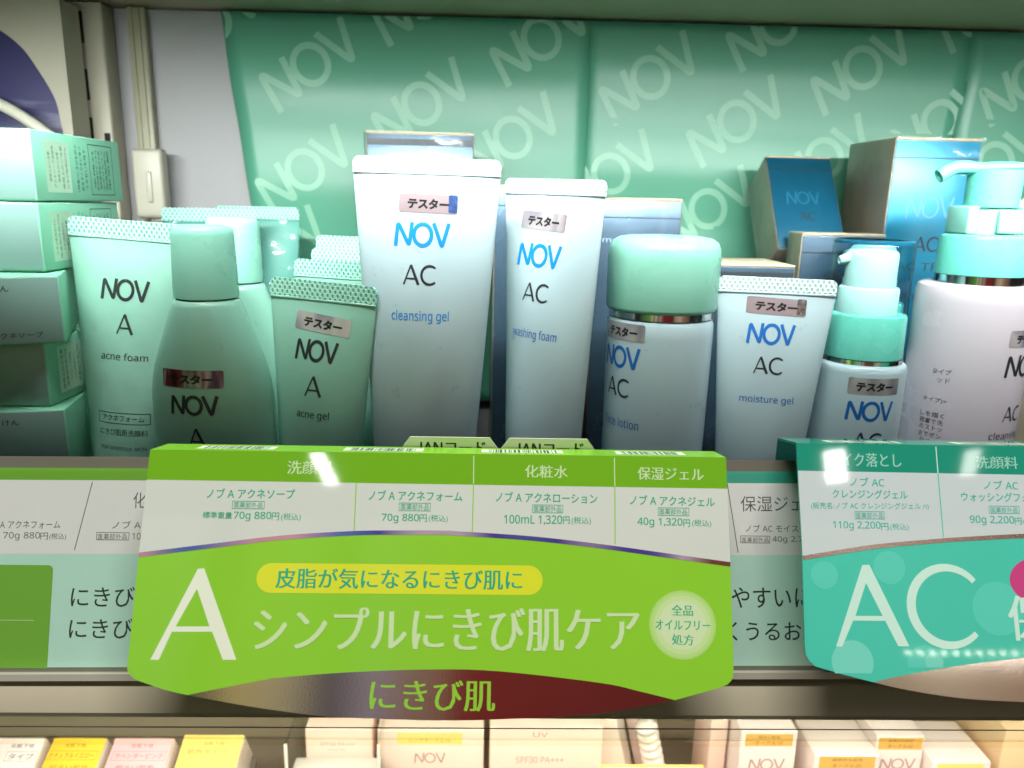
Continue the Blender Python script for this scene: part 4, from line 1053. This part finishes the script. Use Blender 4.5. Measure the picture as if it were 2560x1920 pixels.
upright('peach and white box with yellow label, left of the SPF30 box', -58, -1, 70, -126, 30, PEACH, [('lab', '', -30, -131.2, 35, 7, LABL), ('t', 'ピンクオークル10', -30, -132.4, 22, 2.4, GD), ('nov', '', -30, -143.3, 17, 6.4, ROSEINK)])
upright('wide peach box marked SPF30 PA+++ in the lower middle', 2.2, 63.5, 70, -124, 30, PEACH, [('t', 'UV', 29.5, -128.6, 8, 3.0, ROSEINK), ('t', 'SPF30 PA+++', 29.5, -144.4, 26, 4.0, ROSEINK)])
upright('slanted pale box right of the SPF30 box', 72, 92, 80, -126, 30, CARDW, [], (0, -13, -12))
upright('second slanted pale box, half shaded', 98, 112, 96, -128, 30, M('mauve_carton', (206, 186, 180), .45), [], (0, -13, -12))
upright('narrow peach box standing left of the ochre numbered 10 box', 127, 137, 86, -126, 30, PEACH, [])
upright('box with ochre label numbered 10, left of the others', 138.4, 169.6, 70, -126, 28, M('pale_lilac_carton', (232, 220, 216), .4), [('lab', '', 154, -131.4, 26, 7.6, LABY), ('t', '明るい肌色', 154, -129.8, 12, 1.8, LABINK), ('t', 'オークル10', 154, -133.2, 15, 2.5, LABINK), ('nov', '', 154, -147, 20, 7.5, ROSEINK)])
upright('shorter box with ochre label numbered 20 in front', 178.4, 214, 66, -137.5, 30, MATS['pale_lilac_carton'], [('lab', '', 196.5, -142.4, 31, 8, LABY), ('t', '標準的な肌色', 196.5, -140.6, 17, 1.9, LABINK), ('t', 'オークル20', 196.5, -144.2, 16, 2.4, LABINK)])
upright('box with ochre label numbered 30 between two boxes', 214.6, 241.4, 72, -130.5, 30, MATS['pale_lilac_carton'], [('lab', '', 228, -135, 24.5, 7.6, LABY), ('t', '標準的な肌色', 228, -133.2, 14, 1.8, LABINK), ('t', 'オークル30', 228, -136.6, 14, 2.4, LABINK), ('nov', '', 228, -148, 20, 7, ROSEINK)])
upright('low box with pale label reading pink ochre at the right', 243.6, 276.4, 66, -141.5, 34, MATS['pale_lilac_carton'], [('lab', '', 259.5, -146.6, 26, 7.6, LABL), ('t', 'ピンクオークル10', 259.5, -147.8, 22, 2.4, LABINK)])
upright('beige box at the lower right corner', 284, 330, 70, -124, 40, M('beige_carton', (226, 200, 160), .45), [])
# ribbed white strip (bottle of bubble wrap) between the slanted boxes
t = thing('bubble_sleeve', 'white bumpy plastic sleeve leaning between the slanted boxes', 'sleeve', (108, 76, -215), (0, -13, 0))
prof = [(0, 0)]+[(5.6+.7*math.sin(k*1.35), 1+k*1.1) for k in range(82)]+[(3, 92), (0, 92.4)]
lathe('sleeve', prof, M('frosted_white', (226, 222, 214), .3, bump=.6, bscale=420), t, smooth=60, n=24)
# clear stand around the SPF34 box
t = thing('clear_stand', 'clear acrylic stand holding the SPF34 box', 'stand', (-79, 60, -215))
AE = M('acrylic_edge', (206, 208, 200), .15)
box('shelf_plate', -22, 23, -2, 8, 72.2, 73.4, AE, t, bev=.3)
box('side_plate', -24.4, -23.0, -4, 40, 0, 92, CLEAR, t, bev=.2)
box('side_plate', 23.2, 24.6, -4, 40, 0, 92, CLEAR, t, bev=.2)
box('front_edge', -24.6, -22.8, -5, -4, 0, 92, AE, t, bev=.3)
box('front_edge', 23.0, 24.8, -5, -4, 0, 92, AE, t, bev=.3)
# white price card with yellow border at the bottom
t = thing('price_card', 'white price card with yellow border at the bottom edge', 'card', (86, 36, -169), (-20, 0, 0))
box('card', -27, 27, 0, .6, 0, 41, M('yellow_border', (240, 206, 110), .5), t, bev=.25)
box('stalk', -3, 3, .7, 2.2, -48, 12, AE, t, bev=.3)
box('card_face', -25.6, 25.6, -.2, .3, 1, 39.6, M('card_white', (244, 240, 230), .5), t, bev=.1)
